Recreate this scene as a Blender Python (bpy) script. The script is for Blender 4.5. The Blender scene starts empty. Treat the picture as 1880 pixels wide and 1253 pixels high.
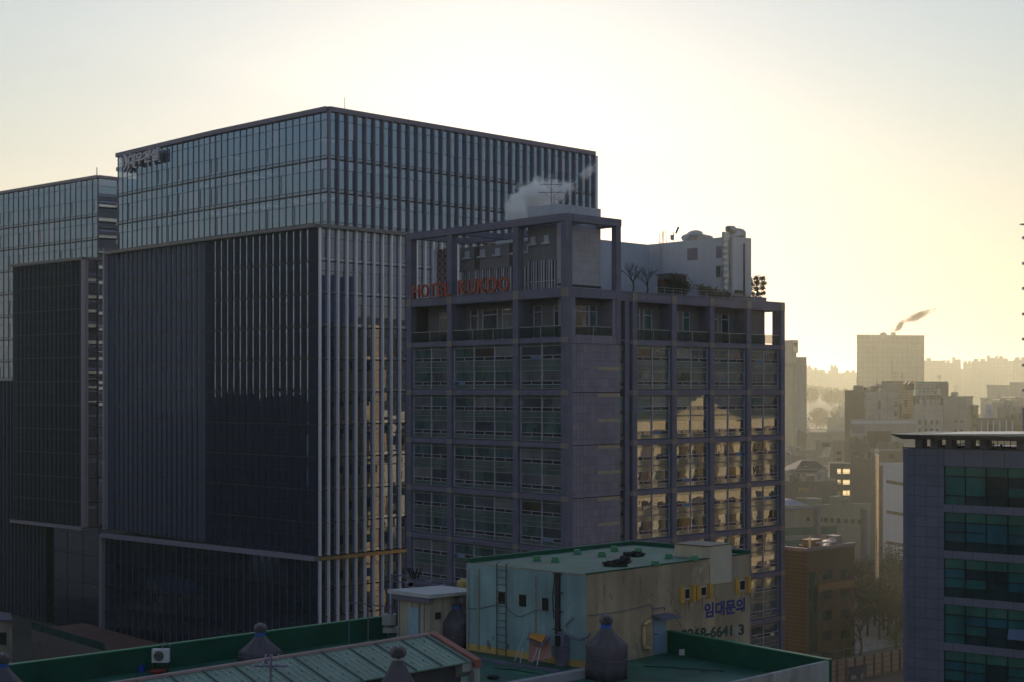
import bpy, bmesh, math, random
from mathutils import Vector, Matrix, noise as mnoise
R = math.radians
SC = bpy.context.scene
COL = SC.collection
random.seed(7)

# ------------------------------------------------------------------ camera, sky, sun, exposure
FOC, CX, HY, EYE = 2611.0, 940.0, 720.0, 45.0
cam_d = bpy.data.cameras.new("camera")
cam = bpy.data.objects.new("camera", cam_d); COL.objects.link(cam)
cam_d.sensor_width = 36.0; cam_d.lens = 50.0; cam_d.shift_y = 93.5 / 1880.0
cam_d.clip_start = 0.5; cam_d.clip_end = 30000
cam.location = (0, 0, EYE); cam.rotation_euler = (R(90), 0, 0)
SC.camera = cam

SUN_EL, SUN_AZ = R(10.05), R(-0.6)          # azimuth from +Y towards +X
wd = bpy.data.worlds.new("World"); SC.world = wd; wd.use_nodes = True
nt = wd.node_tree; nt.nodes.clear()
sky = nt.nodes.new("ShaderNodeTexSky"); sky.sky_type = 'NISHITA'; sky.sun_disc = False
sky.sun_elevation = SUN_EL; sky.sun_rotation = SUN_AZ
sky.altitude = 60; sky.air_density = 2.2; sky.dust_density = 0.35; sky.ozone_density = 3.7
bg = nt.nodes.new("ShaderNodeBackground"); bg.inputs[1].default_value = 0.15
wo = nt.nodes.new("ShaderNodeOutputWorld")
hs = nt.nodes.new("ShaderNodeHueSaturation"); hs.inputs["Saturation"].default_value = 0.66   # thin winter haze pales the whole sky
nt.links.new(sky.outputs[0], hs.inputs["Color"]); nt.links.new(hs.outputs[0], bg.inputs[0]); nt.links.new(bg.outputs[0], wo.inputs[0])
sd = bpy.data.lights.new("sun", 'SUN'); sd.energy = 5.0; sd.angle = R(0.5); sd.color = (1.0, 0.80, 0.50)
so = bpy.data.objects.new("sun", sd); COL.objects.link(so)
sdir = Vector((math.sin(SUN_AZ) * math.cos(SUN_EL), math.cos(SUN_AZ) * math.cos(SUN_EL), math.sin(SUN_EL)))
so.rotation_euler = sdir.to_track_quat('Z', 'Y').to_euler(); so.location = (0, -30, 120)
SC.view_settings.view_transform = 'Standard'; SC.view_settings.look = 'None'
SC.view_settings.exposure = 0.03; SC.view_settings.gamma = 1.0
SC.view_settings.use_white_balance = True; SC.view_settings.white_balance_temperature = 5800; SC.view_settings.white_balance_tint = 22
cy = SC.cycles
cy.use_denoising = True; cy.max_bounces = 10; cy.diffuse_bounces = 2; cy.glossy_bounces = 4
cy.transmission_bounces = 4; cy.transparent_max_bounces = 12; cy.volume_bounces = 8
cy.volume_step_rate = 1.0; cy.volume_max_steps = 96; cy.sample_clamp_indirect = 4.0
cy.caustics_reflective = False; cy.caustics_refractive = False
HAZE_DENSITY = 0.00025

# ------------------------------------------------------------------ helpers
def W(px, py, Y):
    return Vector(((px - CX) / FOC * Y, Y, EYE - (py - HY) / FOC * Y))
def zat(py, Y): return EYE - (py - HY) / FOC * Y
def hit(O, d, px):
    """distance along d from O (plan view) where the picture column px is met"""
    k = (px - CX) / FOC
    return (k * O[1] - O[0]) / (d[0] - k * d[1])
def adv(O, d, t): return (O[0] + d[0] * t, O[1] + d[1] * t)
def ang(deg):                                # unit plan vector, degrees from the view axis, + = right
    return (math.sin(R(deg)), math.cos(R(deg)))

class Fr:
    """affine plan frame: a along u (to the right and away), b along v (to the left and away)"""
    def __init__(s, O, du, dv): s.O, s.u, s.v = O, ang(du), ang(dv)
    def p(s, a, b, z):
        return Vector((s.O[0] + s.u[0] * a + s.v[0] * b, s.O[1] + s.u[1] * a + s.v[1] * b, z))
    def ta(s, px, b=0.0):                    # a at which picture column px is met on line b
        q = s.p(0, b, 0); return hit((q.x, q.y), s.u, px)
    def tb(s, px, a=0.0):
        q = s.p(a, 0, 0); return hit((q.x, q.y), s.v, px)

class MB:
    def __init__(s): s.v, s.f, s.m, s.mats = [], [], [], []
    def mi(s, m):
        if m is None: return 0
        if m not in s.mats: s.mats.append(m)
        return s.mats.index(m)
    def poly(s, pts, m=None):
        i = len(s.v); s.v += [tuple(p) for p in pts]; s.f.append(tuple(range(i, i + len(pts)))); s.m.append(s.mi(m))
    def hexa(s, c, m=None):                  # 8 corners: bottom loop then top loop
        i = len(s.v); s.v += [tuple(p) for p in c]; k = s.mi(m)
        for q in ((3, 2, 1, 0), (4, 5, 6, 7), (0, 1, 5, 4), (1, 2, 6, 5), (2, 3, 7, 6), (3, 0, 4, 7)):
            s.f.append(tuple(i + j for j in q)); s.m.append(k)
    def box(s, F, a0, a1, b0, b1, z0, z1, m=None):
        s.hexa([F.p(a0, b0, z0), F.p(a1, b0, z0), F.p(a1, b1, z0), F.p(a0, b1, z0),
                F.p(a0, b0, z1), F.p(a1, b0, z1), F.p(a1, b1, z1), F.p(a0, b1, z1)], m)
    def wbox(s, x0, x1, y0, y1, z0, z1, m=None):
        s.hexa([(x0, y0, z0), (x1, y0, z0), (x1, y1, z0), (x0, y1, z0), (x0, y0, z1), (x1, y0, z1), (x1, y1, z1), (x0, y1, z1)], m)
    def prism(s, pts, z0, z1, m=None, top=True):
        n = len(pts); i = len(s.v); k = s.mi(m)
        s.v += [(p[0], p[1], z0) for p in pts] + [(p[0], p[1], z1) for p in pts]
        for j in range(n):
            q = (j + 1) % n; s.f.append((i + j, i + q, i + n + q, i + n + j)); s.m.append(k)
        s.f.append(tuple(i + j for j in reversed(range(n)))); s.m.append(k)
        if top: s.f.append(tuple(i + n + j for j in range(n))); s.m.append(k)
    def tube(s, pts, r, m=None, n=6, cap=True):
        pts = [Vector(p) for p in pts]; k = s.mi(m); i = len(s.v)
        rs = r if isinstance(r, (list, tuple)) else [r] * len(pts)
        for j, p in enumerate(pts):
            d = (pts[min(j + 1, len(pts) - 1)] - pts[max(j - 1, 0)])
            if d.length < 1e-9: d = Vector((0, 0, 1))
            d.normalize()
            a = d.cross(Vector((0, 0, 1)) if abs(d.z) < .9 else Vector((1, 0, 0))).normalized(); b = d.cross(a)
            for q in range(n):
                t = 2 * math.pi * q / n
                s.v.append(tuple(p + (a * math.cos(t) + b * math.sin(t)) * rs[j]))
        for j in range(len(pts) - 1):
            for q in range(n):
                w = (q + 1) % n
                s.f.append((i + j * n + q, i + j * n + w, i + (j + 1) * n + w, i + (j + 1) * n + q)); s.m.append(k)
        if cap:
            s.f.append(tuple(i + q for q in reversed(range(n)))); s.m.append(k)
            s.f.append(tuple(i + (len(pts) - 1) * n + q for q in range(n))); s.m.append(k)
    def lathe(s, c, prof, m=None, n=20, fn=None):
        """prof: [(r, z)], fn(angle, z, r) -> r"""
        i = len(s.v); k = s.mi(m)
        for (r, z) in prof:
            for q in range(n):
                t = 2 * math.pi * q / n; rr = fn(t, z, r) if fn else r
                s.v.append((c[0] + rr * math.cos(t), c[1] + rr * math.sin(t), c[2] + z))
        for j in range(len(prof) - 1):
            for q in range(n):
                w = (q + 1) % n
                s.f.append((i + j * n + q, i + j * n + w, i + (j + 1) * n + w, i + (j + 1) * n + q)); s.m.append(k)
        s.f.append(tuple(i + q for q in reversed(range(n)))); s.m.append(k)
        s.f.append(tuple(i + (len(prof) - 1) * n + q for q in range(n))); s.m.append(k)
    def build(s, name, m=None, parent=None, smooth=False):
        me = bpy.data.meshes.new(name)
        off = Vector(parent_world(parent)) if parent else Vector((0, 0, 0))
        me.from_pydata([tuple(Vector(v) - off) for v in s.v], [], s.f)
        ms = s.mats if s.mats else [m]
        for x in ms: me.materials.append(x)
        if s.mats: me.polygons.foreach_set("material_index", s.m)
        if smooth: me.polygons.foreach_set("use_smooth", [True] * len(me.polygons))
        me.update()
        o = bpy.data.objects.new(name, me); COL.objects.link(o)
        if parent: o.parent = parent
        return o
def parent_world(o):
    l = Vector((0, 0, 0))
    while o: l += o.location; o = o.parent
    return l
def tag(o, label, cat, group=None, kind=None):
    if label: o["label"] = label
    if cat: o["category"] = cat
    if group: o["group"] = group
    if kind: o["kind"] = kind
    return o
def thing(name, label, cat, loc, group=None):
    o = bpy.data.objects.new(name, None); COL.objects.link(o); o.location = loc
    o.empty_display_size = 0.5
    return tag(o, label, cat, group)
def struct(o): o["kind"] = "structure"; return o
def copy_tree(o, parent=None):
    c = o.copy(); COL.objects.link(c)
    if parent: c.parent = parent
    for ch in list(o.children): copy_tree(ch, c)
    return c
def text_mesh(body, size, ext=0.05, bold=0.0):
    cu = bpy.data.curves.new("lettering", 'FONT'); cu.body = body; cu.size = size; cu.extrude = ext; cu.offset = bold
    cu.resolution_u = 3
    t = bpy.data.objects.new("lettering", cu); COL.objects.link(t); bpy.context.view_layer.update()
    dg = bpy.context.evaluated_depsgraph_get()
    me = bpy.data.meshes.new_from_object(t.evaluated_get(dg))
    bpy.data.objects.remove(t); bpy.data.curves.remove(cu)
    return me
def place_text(body, name, p0, p1, h, mat, parent=None, ext=0.04, bold=0.0, out=0.03, base=None):
    """lettering from p0 to p1 (left to right along the wall, at its baseline), h = letter height"""
    me = text_mesh(body, 1.0, ext, bold)
    xs = [v.co.x for v in me.vertices]; ys = [v.co.y for v in me.vertices]
    x0, x1, y0, y1 = min(xs), max(xs), min(ys), max(ys)
    p0, p1 = Vector(p0), Vector(p1); d = p1 - p0; L = d.length; d.normalize()
    nrm = d.cross(Vector((0, 0, 1))).normalized()      # towards the viewer for left-to-right text
    off = parent_world(parent) if parent else Vector((0, 0, 0))
    for v in me.vertices:
        v.co = p0 + d * ((v.co.x - x0) / (x1 - x0) * L) + Vector((0, 0, 1)) * ((v.co.y - y0) / (y1 - y0) * h) + nrm * (out + v.co.z) - off
    me.materials.clear(); me.materials.append(mat)
    o = bpy.data.objects.new(name, me); COL.objects.link(o)
    if parent: o.parent = parent
    return o

# ------------------------------------------------------------------ materials
def nodes_of(name):
    m = bpy.data.materials.new(name); m.use_nodes = True
    t = m.node_tree; b = t.nodes["Principled BSDF"]
    return m, t, b
def N(t, k, **kw):
    n = t.nodes.new(k)
    for a, v in kw.items(): setattr(n, a, v)
    return n
def noise_fac(t, scale, stretch=(1, 1, 1), detail=5, rough=.6):
    tc = N(t, "ShaderNodeTexCoord"); mp = N(t, "ShaderNodeMapping"); mp.inputs["Scale"].default_value = stretch
    nz = N(t, "ShaderNodeTexNoise"); nz.inputs["Scale"].default_value = scale; nz.inputs["Detail"].default_value = detail
    nz.inputs["Roughness"].default_value = rough
    t.links.new(tc.outputs["Object"], mp.inputs[0]); t.links.new(mp.outputs[0], nz.inputs["Vector"])
    return nz
def mat(name, col, rough=.7, metal=0.0, var=.25, scale=.8, streak=0.0, sscale=2.2, col2=None, patch=None, spec=.4, bump=0.0, ior=None):
    """painted / stone / metal surface: broad mottling, rain streaks, optional patches of a second colour"""
    m, t, b = nodes_of(name)
    b.inputs["Roughness"].default_value = rough; b.inputs["Metallic"].default_value = metal
    b.inputs["Specular IOR Level"].default_value = spec
    if ior: b.inputs["IOR"].default_value = ior
    lo = [c * (1 - var) for c in col] + [1]; hi = [min(1, c * (1 + var * .6)) for c in col] + [1]
    nz = noise_fac(t, scale); rp = N(t, "ShaderNodeValToRGB")
    rp.color_ramp.elements[0].position = .3; rp.color_ramp.elements[1].position = .7
    rp.color_ramp.elements[0].color = lo; rp.color_ramp.elements[1].color = hi
    t.links.new(nz.outputs["Fac"], rp.inputs[0]); out = rp.outputs[0]
    if streak:
        s2 = noise_fac(t, sscale, (1, 1, .06 if sscale > 1.5 else .16), 6); r2 = N(t, "ShaderNodeValToRGB")
        r2.color_ramp.elements[0].position = .42; r2.color_ramp.elements[1].position = .62
        r2.color_ramp.elements[0].color = [1 - streak] * 3 + [1]; r2.color_ramp.elements[1].color = (1, 1, 1, 1)
        mx = N(t, "ShaderNodeMix", data_type='RGBA', blend_type='MULTIPLY'); mx.inputs[0].default_value = 1
        t.links.new(s2.outputs["Fac"], r2.inputs[0]); t.links.new(out, mx.inputs[6]); t.links.new(r2.outputs[0], mx.inputs[7]); out = mx.outputs[2]
    if col2:
        s3 = noise_fac(t, patch or 1.0, detail=7, rough=.65); r3 = N(t, "ShaderNodeValToRGB")
        r3.color_ramp.elements[0].position = .56; r3.color_ramp.elements[1].position = .62
        mx = N(t, "ShaderNodeMix", data_type='RGBA'); mx.inputs[7].default_value = list(col2) + [1]
        t.links.new(s3.outputs["Fac"], r3.inputs[0]); t.links.new(r3.outputs[0], mx.inputs[0]); t.links.new(out, mx.inputs[6]); out = mx.outputs[2]
    t.links.new(out, b.inputs["Base Color"])
    if bump:
        nb = noise_fac(t, 9); bp = N(t, "ShaderNodeBump"); bp.inputs["Strength"].default_value = bump; bp.inputs["Distance"].default_value = .02
        t.links.new(nb.outputs["Fac"], bp.inputs["Height"]); t.links.new(bp.outputs[0], b.inputs["Normal"])
    return m
def tiled(name, col, bw, bh, mortar=.02, var=.2, rough=.6, axis='u', col2=None, offs=.5, mcol=None, spec=.4):
    """stone or metal cladding: brick-texture joints laid along the wall (u = along a, v = along b)"""
    m, t, b = nodes_of(name); b.inputs["Roughness"].default_value = rough; b.inputs["Specular IOR Level"].default_value = spec
    tc = N(t, "ShaderNodeTexCoord"); sx = N(t, "ShaderNodeSeparateXYZ"); t.links.new(tc.outputs["Object"], sx.inputs[0])
    ad = N(t, "ShaderNodeVectorMath", operation='DOT_PRODUCT'); t.links.new(tc.outputs["Object"], ad.inputs[0])
    d = {'u': (.731, .682, 0), 'v': (-.682, .731, 0), 'x': (1, 0, 0), 'w': (-.814, .58, 0)}[axis]; ad.inputs[1].default_value = d
    cb = N(t, "ShaderNodeCombineXYZ"); t.links.new(ad.outputs["Value"], cb.inputs[0]); t.links.new(sx.outputs[2], cb.inputs[1])
    br = N(t, "ShaderNodeTexBrick"); t.links.new(cb.outputs[0], br.inputs["Vector"])
    br.offset = offs; br.inputs["Scale"].default_value = 1; br.inputs["Brick Width"].default_value = bw; br.inputs["Row Height"].default_value = bh
    br.inputs["Mortar Size"].default_value = mortar; br.inputs["Mortar Smooth"].default_value = .1; br.inputs["Bias"].default_value = -.2
    br.inputs["Color1"].default_value = [c * (1 - var) for c in col] + [1]
    br.inputs["Color2"].default_value = list(col2 or [c * (1 + var) for c in col]) + [1]
    br.inputs["Mortar"].default_value = list(mcol or [c * .35 for c in col]) + [1]
    nz = noise_fac(t, .5); mx = N(t, "ShaderNodeMix", data_type='RGBA', blend_type='MULTIPLY'); mx.inputs[0].default_value = .55
    t.links.new(br.outputs["Color"], mx.inputs[6]); t.links.new(nz.outputs["Fac"], mx.inputs[7])
    g = N(t, "ShaderNodeMix", data_type='RGBA', blend_type='MULTIPLY'); g.inputs[0].default_value = 1; g.inputs[7].default_value = (1.3, 1.3, 1.3, 1)
    t.links.new(mx.outputs[2], g.inputs[6]); t.links.new(g.outputs[2], b.inputs["Base Color"])
    return m
def glass(name, col, ior=2.7, rough=.015, wave=.06, wscale=.7, var=.4, cscale=.6, tint=(.88, .94, 1, 1)):
    """opaque-backed facade glazing: dark room or blind behind, strong mirror on top, slightly wavy"""
    m, t, b = nodes_of(name)
    nz = noise_fac(t, cscale, (1, 1, .35), 3); rp = N(t, "ShaderNodeValToRGB")
    rp.color_ramp.elements[0].color = [c * (1 - var) for c in col] + [1]; rp.color_ramp.elements[1].color = [c * (1 + var) for c in col] + [1]
    rp.color_ramp.elements[0].position = .35; rp.color_ramp.elements[1].position = .65
    t.links.new(nz.outputs["Fac"], rp.inputs[0]); t.links.new(rp.outputs[0], b.inputs["Base Color"])
    b.inputs["Roughness"].default_value = rough; b.inputs["IOR"].default_value = ior; b.inputs["Specular IOR Level"].default_value = .5; b.inputs["Specular Tint"].default_value = tint
    if wave:
        nb = noise_fac(t, wscale, detail=2, rough=.4); bp = N(t, "ShaderNodeBump")
        bp.inputs["Strength"].default_value = wave; bp.inputs["Distance"].default_value = .1
        t.links.new(nb.outputs["Fac"], bp.inputs["Height"]); t.links.new(bp.outputs[0], b.inputs["Normal"])
    return m
def see_through(m, f):
    """lets a little of the lamp-lit interior show through a facade glass"""
    t = m.node_tree; b = t.nodes["Principled BSDF"]; o = t.nodes["Material Output"]
    tr = N(t, "ShaderNodeBsdfTransparent"); tr.inputs[0].default_value = (.8, .9, 1, 1); mx = N(t, "ShaderNodeMixShader"); mx.inputs[0].default_value = f
    t.links.new(b.outputs[0], mx.inputs[1]); t.links.new(tr.outputs[0], mx.inputs[2]); t.links.new(mx.outputs[0], o.inputs["Surface"])
def emit(name, col, s):
    m, t, b = nodes_of(name); b.inputs["Base Color"].default_value = (.02, .02, .02, 1)
    b.inputs["Emission Color"].default_value = list(col) + [1]; b.inputs["Emission Strength"].default_value = s
    return m
def volmat(name, col, dens, scale, aniso=.3, soft=None, thresh=.45):
    """ragged steam or smoke: noise-broken Principled Volume that thins towards the sides of its own box"""
    m = bpy.data.materials.new(name); m.use_nodes = True; t = m.node_tree; t.nodes.clear()
    out = N(t, "ShaderNodeOutputMaterial"); pv = N(t, "ShaderNodeVolumePrincipled")
    pv.inputs["Color"].default_value = list(col) + [1]; pv.inputs["Anisotropy"].default_value = aniso
    tc = N(t, "ShaderNodeTexCoord"); nz = N(t, "ShaderNodeTexNoise"); nz.inputs["Scale"].default_value = scale
    nz.inputs["Detail"].default_value = 6; nz.inputs["Roughness"].default_value = .62; nz.inputs["Distortion"].default_value = .6
    t.links.new(tc.outputs["Object"], nz.inputs["Vector"])
    # fall-off from the middle of each puff, carried by generated coordinates
    sb = N(t, "ShaderNodeVectorMath", operation='SUBTRACT'); sb.inputs[1].default_value = (.5, .5, .5)
    ln = N(t, "ShaderNodeVectorMath", operation='LENGTH')
    t.links.new(tc.outputs["Generated"], sb.inputs[0]); t.links.new(sb.outputs[0], ln.inputs[0])
    mr = N(t, "ShaderNodeMapRange"); mr.inputs[1].default_value = .05; mr.inputs[2].default_value = .5; mr.inputs[3].default_value = .42; mr.inputs[4].default_value = -.75
    t.links.new(ln.outputs["Value"], mr.inputs[0])
    am = N(t, "ShaderNodeMath", operation='MULTIPLY_ADD'); am.inputs[1].default_value = 2.6; am.inputs[2].default_value = -.8; t.links.new(nz.outputs["Fac"], am.inputs[0])
    ad = N(t, "ShaderNodeMath", operation='ADD'); t.links.new(am.outputs[0], ad.inputs[0]); t.links.new(mr.outputs[0], ad.inputs[1])
    m2 = N(t, "ShaderNodeMapRange"); m2.inputs[1].default_value = thresh; m2.inputs[2].default_value = thresh + .3; m2.inputs[3].default_value = 0; m2.inputs[4].default_value = dens
    t.links.new(ad.outputs[0], m2.inputs[0]); t.links.new(m2.outputs[0], pv.inputs["Density"]); t.links.new(pv.outputs[0], out.inputs["Volume"])
    return m

M = {}
M['stone'] = tiled("hotel stone", (.155, .150, .235), 2.4, .66, .012, .10, .6, 'v')
M['stone_u'] = tiled("hotel stone right", (.155, .150, .235), 2.4, .66, .012, .10, .6, 'u')
M['stone_post'] = mat("hotel stone post", (.145, .142, .225), .6, var=.18, scale=.6, streak=.15)
M['knot'] = mat("hotel joint stone", (.24, .21, .19), .6, var=.2)
M['tile_u'] = tiled("hotel tile", (.22, .205, .285), .62, 1.06, .016, .10, .55, 'u', offs=0.0)
M['tile_strip'] = mat("hotel beige tile", (.36, .30, .22), .6, var=.15, scale=2)
M['lightwall'] = tiled("pale cladding panels", (.40, .40, .48), 1.9, 1.25, .012, .04, .5, 'u', offs=0.0)
M['white'] = mat("white render wall", (.45, .49, .60), .8, var=.08, scale=.25, streak=.08)
M['mullion'] = mat("hotel window frame", (.46, .46, .58), .4, .2, var=.08)
M['dark_metal'] = mat("dark metal", (.035, .035, .045), .45, .3, var=.2)
M['black'] = mat("matt black", (.012, .012, .014), .8, var=.2)
M['steel'] = mat("galvanised steel", (.45, .46, .48), .35, .9, var=.2, scale=2)
M['rail'] = mat("rail metal", (.38, .38, .40), .35, .6, var=.1)
M['spandrel'] = glass("green spandrel glass", (.105, .145, .145), 2.2, .05, .03, var=.25)
HG = [glass("hotel glass navy", (.060, .070, .100)), glass("hotel glass teal", (.066, .112, .130)),
      glass("hotel glass slate", (.115, .122, .155)), glass("hotel glass blind", (.19, .19, .21), var=.2),
      glass("hotel glass deep green", (.058, .100, .108)), glass("hotel glass warm", (.055, .045, .035))]
M['hopper'] = glass("hopper glass", (.034, .036, .052), 1.8)
M['hopper_sky_blue'] = glass("open hopper glass", (.035, .065, .16), 1.8, wave=.02, var=.15)  # blue of the mirrored sky put into the base colour
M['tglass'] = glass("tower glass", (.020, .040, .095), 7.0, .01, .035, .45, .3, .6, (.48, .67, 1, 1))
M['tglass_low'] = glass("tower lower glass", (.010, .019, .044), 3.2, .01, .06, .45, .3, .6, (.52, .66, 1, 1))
see_through(M['tglass'], .14); M['tblind'] = glass('tower glass with blind', (.085, .095, .125), 6.0, .02, .035, .3, .3, .6, (.52, .66, 1, 1)); M['lamp'] = emit('office ceiling lamp', (1, .95, .85), 1.1)
M['tspan'] = glass("tower spandrel glass", (.030, .040, .062), 4.2, .04, .02, tint=(.52, .66, 1, 1))
M['fin_light'] = mat("pale aluminium fin", (.86, .85, 1.0), .45, .15, var=.08)
M['fin_dark'] = mat("dark aluminium fin", (.15, .15, .23), .5, .3, var=.12)
M['fin_left'] = mat("slate aluminium fin", (.070, .086, .150), .5, 0, var=.12, spec=.12)  # left run painted paler: grazing sky reflection put into the colour
M['fin_deep'] = mat("slate fin dim reflection", (.018, .024, .062), .5, 0, var=.15, spec=.08)  # same panels, coloured darker where the run mirrors less sky
M['fin_brown'] = mat("bronze fin", (.20, .18, .27), .5, .3, var=.1)
M['trim'] = mat('grey metal trim', (.30, .275, .35), .5, 0, var=.08)
M['ledge'] = mat("tower ledge", (.20, .19, .21), .5, .2, var=.1)
M['sign_red'] = mat("orange red sign letter", (.34, .055, .03), .5, var=.1)
M['sign_grey'] = mat("grey metal letter", (.55, .52, .62), .45, .2, var=.1)
M['teal'] = glass("teal office glass", (.020, .105, .112), 1.75, .03, .03, var=.3)
M['teal_dark'] = glass("dark office glass", (.014, .034, .044), 1.6, .03, .03, var=.3)
M['teal_blind'] = glass("green blind glass", (.040, .125, .105), 1.6, .05, .02, var=.2)
M['teal_up'] = glass("blue office glass", (.016, .085, .125), 1.75, .03, .03, var=.3)

# ------------------------------------------------------------------ ground and far terrain
def hill_z(x, y):
    s_ = max(0, min(1, (-x - 5) / 50.0)); h = -13.0 * s_ * s_ * (3 - 2 * s_) * (1 if y > 60 else 0)
    t = max(0, min(1, (y - 520) / 900.0)); h += (t * t * (3 - 2 * t)) * (30 + 14 * math.sin(x * .004 + 1.0) + 8 * math.sin(x * .011))
    return h * (1 if x > 40 else max(0, min(1, (x + 160) / 200)))
def build_ground():
    b = MB(); xs = [-4000, -2400, -1200, -600, -300, -150, -80, -55, -40, -30, -20, -10] + list(range(0, 1300, 40)) + [1500, 2400, 4000]
    ys = [-2000, -1000, -300, 0, 100, 200, 300, 400, 500] + list(range(540, 1700, 60)) + [2000, 3000, 4000]
    for i in range(len(xs) - 1):
        for j in range(len(ys) - 1):
            q = [(xs[i], ys[j]), (xs[i + 1], ys[j]), (xs[i + 1], ys[j + 1]), (xs[i], ys[j + 1])]
            b.poly([(x, y, hill_z(x, y)) for x, y in q])
    return b.build('ground', mat("city ground", (.075, .072, .068), .9, var=.35, scale=.05, col2=(.045, .045, .048), patch=.03), smooth=True)
struct(build_ground())
b = MB(); F = Fr((40, 205), 50, -40)
b.poly([F.p(-60, 18, .02), F.p(90, 18, .02), F.p(90, 62, .02), F.p(-60, 62, .02)])
struct(b.build('parking_lot', mat("worn concrete lot", (.24, .23, .22), .85, var=.25, scale=.15, col2=(.15, .145, .14), patch=.12)))
# ------------------------------------------------------------------ glass towers
def wall_dirs(p, q):
    d = (q[0] - p[0], q[1] - p[1]); L = math.hypot(*d); d = (d[0] / L, d[1] / L)
    return d, L
def curtain(glassb, finb, barb, p, q, out, z0, zlines, pitch, finw, find, gm, sm, rnd, vent=.5, tilt=.006, first=None, spl=(.16, .62), wide=0):
    """one flat run of curtain wall from p to q (plan), panes floor by floor, with fins and transoms"""
    d, L = wall_dirs(p, q); n = max(1, round(L / pitch)); w = L / n
    def P(s, z, o=0.0): return Vector((p[0] + d[0] * s + out[0] * o, p[1] + d[1] * s + out[1] * o, z))
    for i in range(n):
        s0, s1 = i * w, (i + 1) * w
        for k in range(len(zlines) - 1):
            zt, zb = zlines[k], zlines[k + 1]; H = zt - zb
            cuts = [zt, zt - H * .30, zb + H * .12, zb] if k or not first else [zt, zt - H * .17, zt - H * .55, zb + H * .08, zb]
            for c in range(len(cuts) - 1):
                t1, t2, t3 = (rnd.gauss(0, tilt) for _ in range(3))
                m = sm if c == len(cuts) - 2 else (M['tblind'] if rnd.random() < .10 and gm is M['tglass'] else gm)
                glassb.poly([P(s0, cuts[c + 1], t1), P(s1, cuts[c + 1], t2), P(s1, cuts[c], t2 + t3), P(s0, cuts[c], t1 + t3)], m)
            if rnd.random() < vent and i % 2 == 0:       # opening light: a slim upright bar low in the bay
                a = cuts[-3] if len(cuts) > 4 else cuts[1]; s = s0 + w * .70
                barb.hexa([P(s, zb + H * .13, .002), P(s + .07, zb + H * .13, .002), P(s + .07, zb + H * .13, .06), P(s, zb + H * .13, .06),
                           P(s, a, .002), P(s + .07, a, .002), P(s + .07, a, .06), P(s, a, .06)])
    for k in range(len(zlines) - 1):
        zt, zb = zlines[k], zlines[k + 1]; H = zt - zb
        lines = [(zb, .22, .10), (zb + H * .12, .07, .05), (zt - H * .30, .07, .05)] if k or not first else [(zb, .22, .10), (zb + H * .08, .07, .05), (zt - H * .55, .07, .05), (zt - H * .17, .07, .05)]
        for (z, h, o) in lines:
            barb.hexa([P(0, z - h / 2, -.02), P(L, z - h / 2, -.02), P(L, z - h / 2, o), P(0, z - h / 2, o),
                       P(0, z + h / 2, -.02), P(L, z + h / 2, -.02), P(L, z + h / 2, o), P(0, z + h / 2, o)])
    if finw > .8:                                            # floor joints across the solid panels
        for k, z in enumerate(zlines):
            for (zj, hj) in ((z, .16), (z - (zlines[0] - zlines[1]) * .42, .05)):
                if zj < zlines[-1] + .1: continue
                barb.hexa([P(0, zj - hj / 2, .05), P(L, zj - hj / 2, .05), P(L, zj - hj / 2, find + .012), P(0, zj - hj / 2, find + .012),
                           P(0, zj + hj / 2, .05), P(L, zj + hj / 2, .05), P(L, zj + hj / 2, find + .012), P(0, zj + hj / 2, find + .012)])
    for i in range(n + 1):
        s = min(max(i * w, finw / 2), L - finw / 2)
        finb.hexa([P(s - finw / 2, zlines[-1] + .05, -.03), P(s + finw / 2, zlines[-1] + .05, -.03), P(s + finw / 2, zlines[-1] + .05, find), P(s - finw / 2, zlines[-1] + .05, find),
                   P(s - finw / 2, zlines[0] - .02, -.03), P(s + finw / 2, zlines[0] - .02, -.03), P(s + finw / 2, zlines[0] - .02, find), P(s - finw / 2, zlines[0] - .02, find)])
def outward(d, side):
    return (-d[1], d[0]) if side == 'L' else (d[1], -d[0])
def facade(root, name, runs, z_list, pitch, finw, find, gm, sm, finm, seed, first=False, vent=.5, tilt=.006, bar='dark_metal'):
    g, f, br = MB(), MB(), MB(); rnd = random.Random(seed)
    for (p, q) in runs:
        d, L = wall_dirs(p, q); n1 = (d[1], -d[0])
        if n1[1] > 0 or (abs(n1[1]) < .2 and n1[0] > 0): n1 = (-n1[0], -n1[1])   # face the viewer's side
        curtain(g, f, br, p, q, n1, z_list[-1], z_list, pitch, finw, find, gm, sm, rnd, vent, tilt, first)
    o = g.build('curtain_wall', None, root); tag(o, name, None)
    f.build('fin', finm, o); br.build('transom', M[bar], o)
    return o
def core(root, pts, z0, z1, m, name='core'):
    b = MB(); b.prism(pts, z0, z1); return b.build(name, m, root)
def ledge(root, pts, z0, z1, grow, name='ledge', m=None):
    """slab course along an open line of plan points, standing proud by grow towards the viewer"""
    b = MB()
    for i in range(len(pts) - 1):
        p, q = pts[i], pts[i + 1]; d, L = wall_dirs(p, q); n1 = (d[1], -d[0])
        if n1[1] > 0: n1 = (-n1[0], -n1[1])
        a = [(p[0] - n1[0] * .4, p[1] - n1[1] * .4), (q[0] - n1[0] * .4, q[1] - n1[1] * .4), (q[0] + n1[0] * grow, q[1] + n1[1] * grow), (p[0] + n1[0] * grow, p[1] + n1[1] * grow)]
        b.prism(a, z0, z1 + i * .003)
    return b.build(name, m or M['ledge'], root)
def zl(top, bot, n): return [top + (bot - top) * i / n for i in range(n + 1)]

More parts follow.
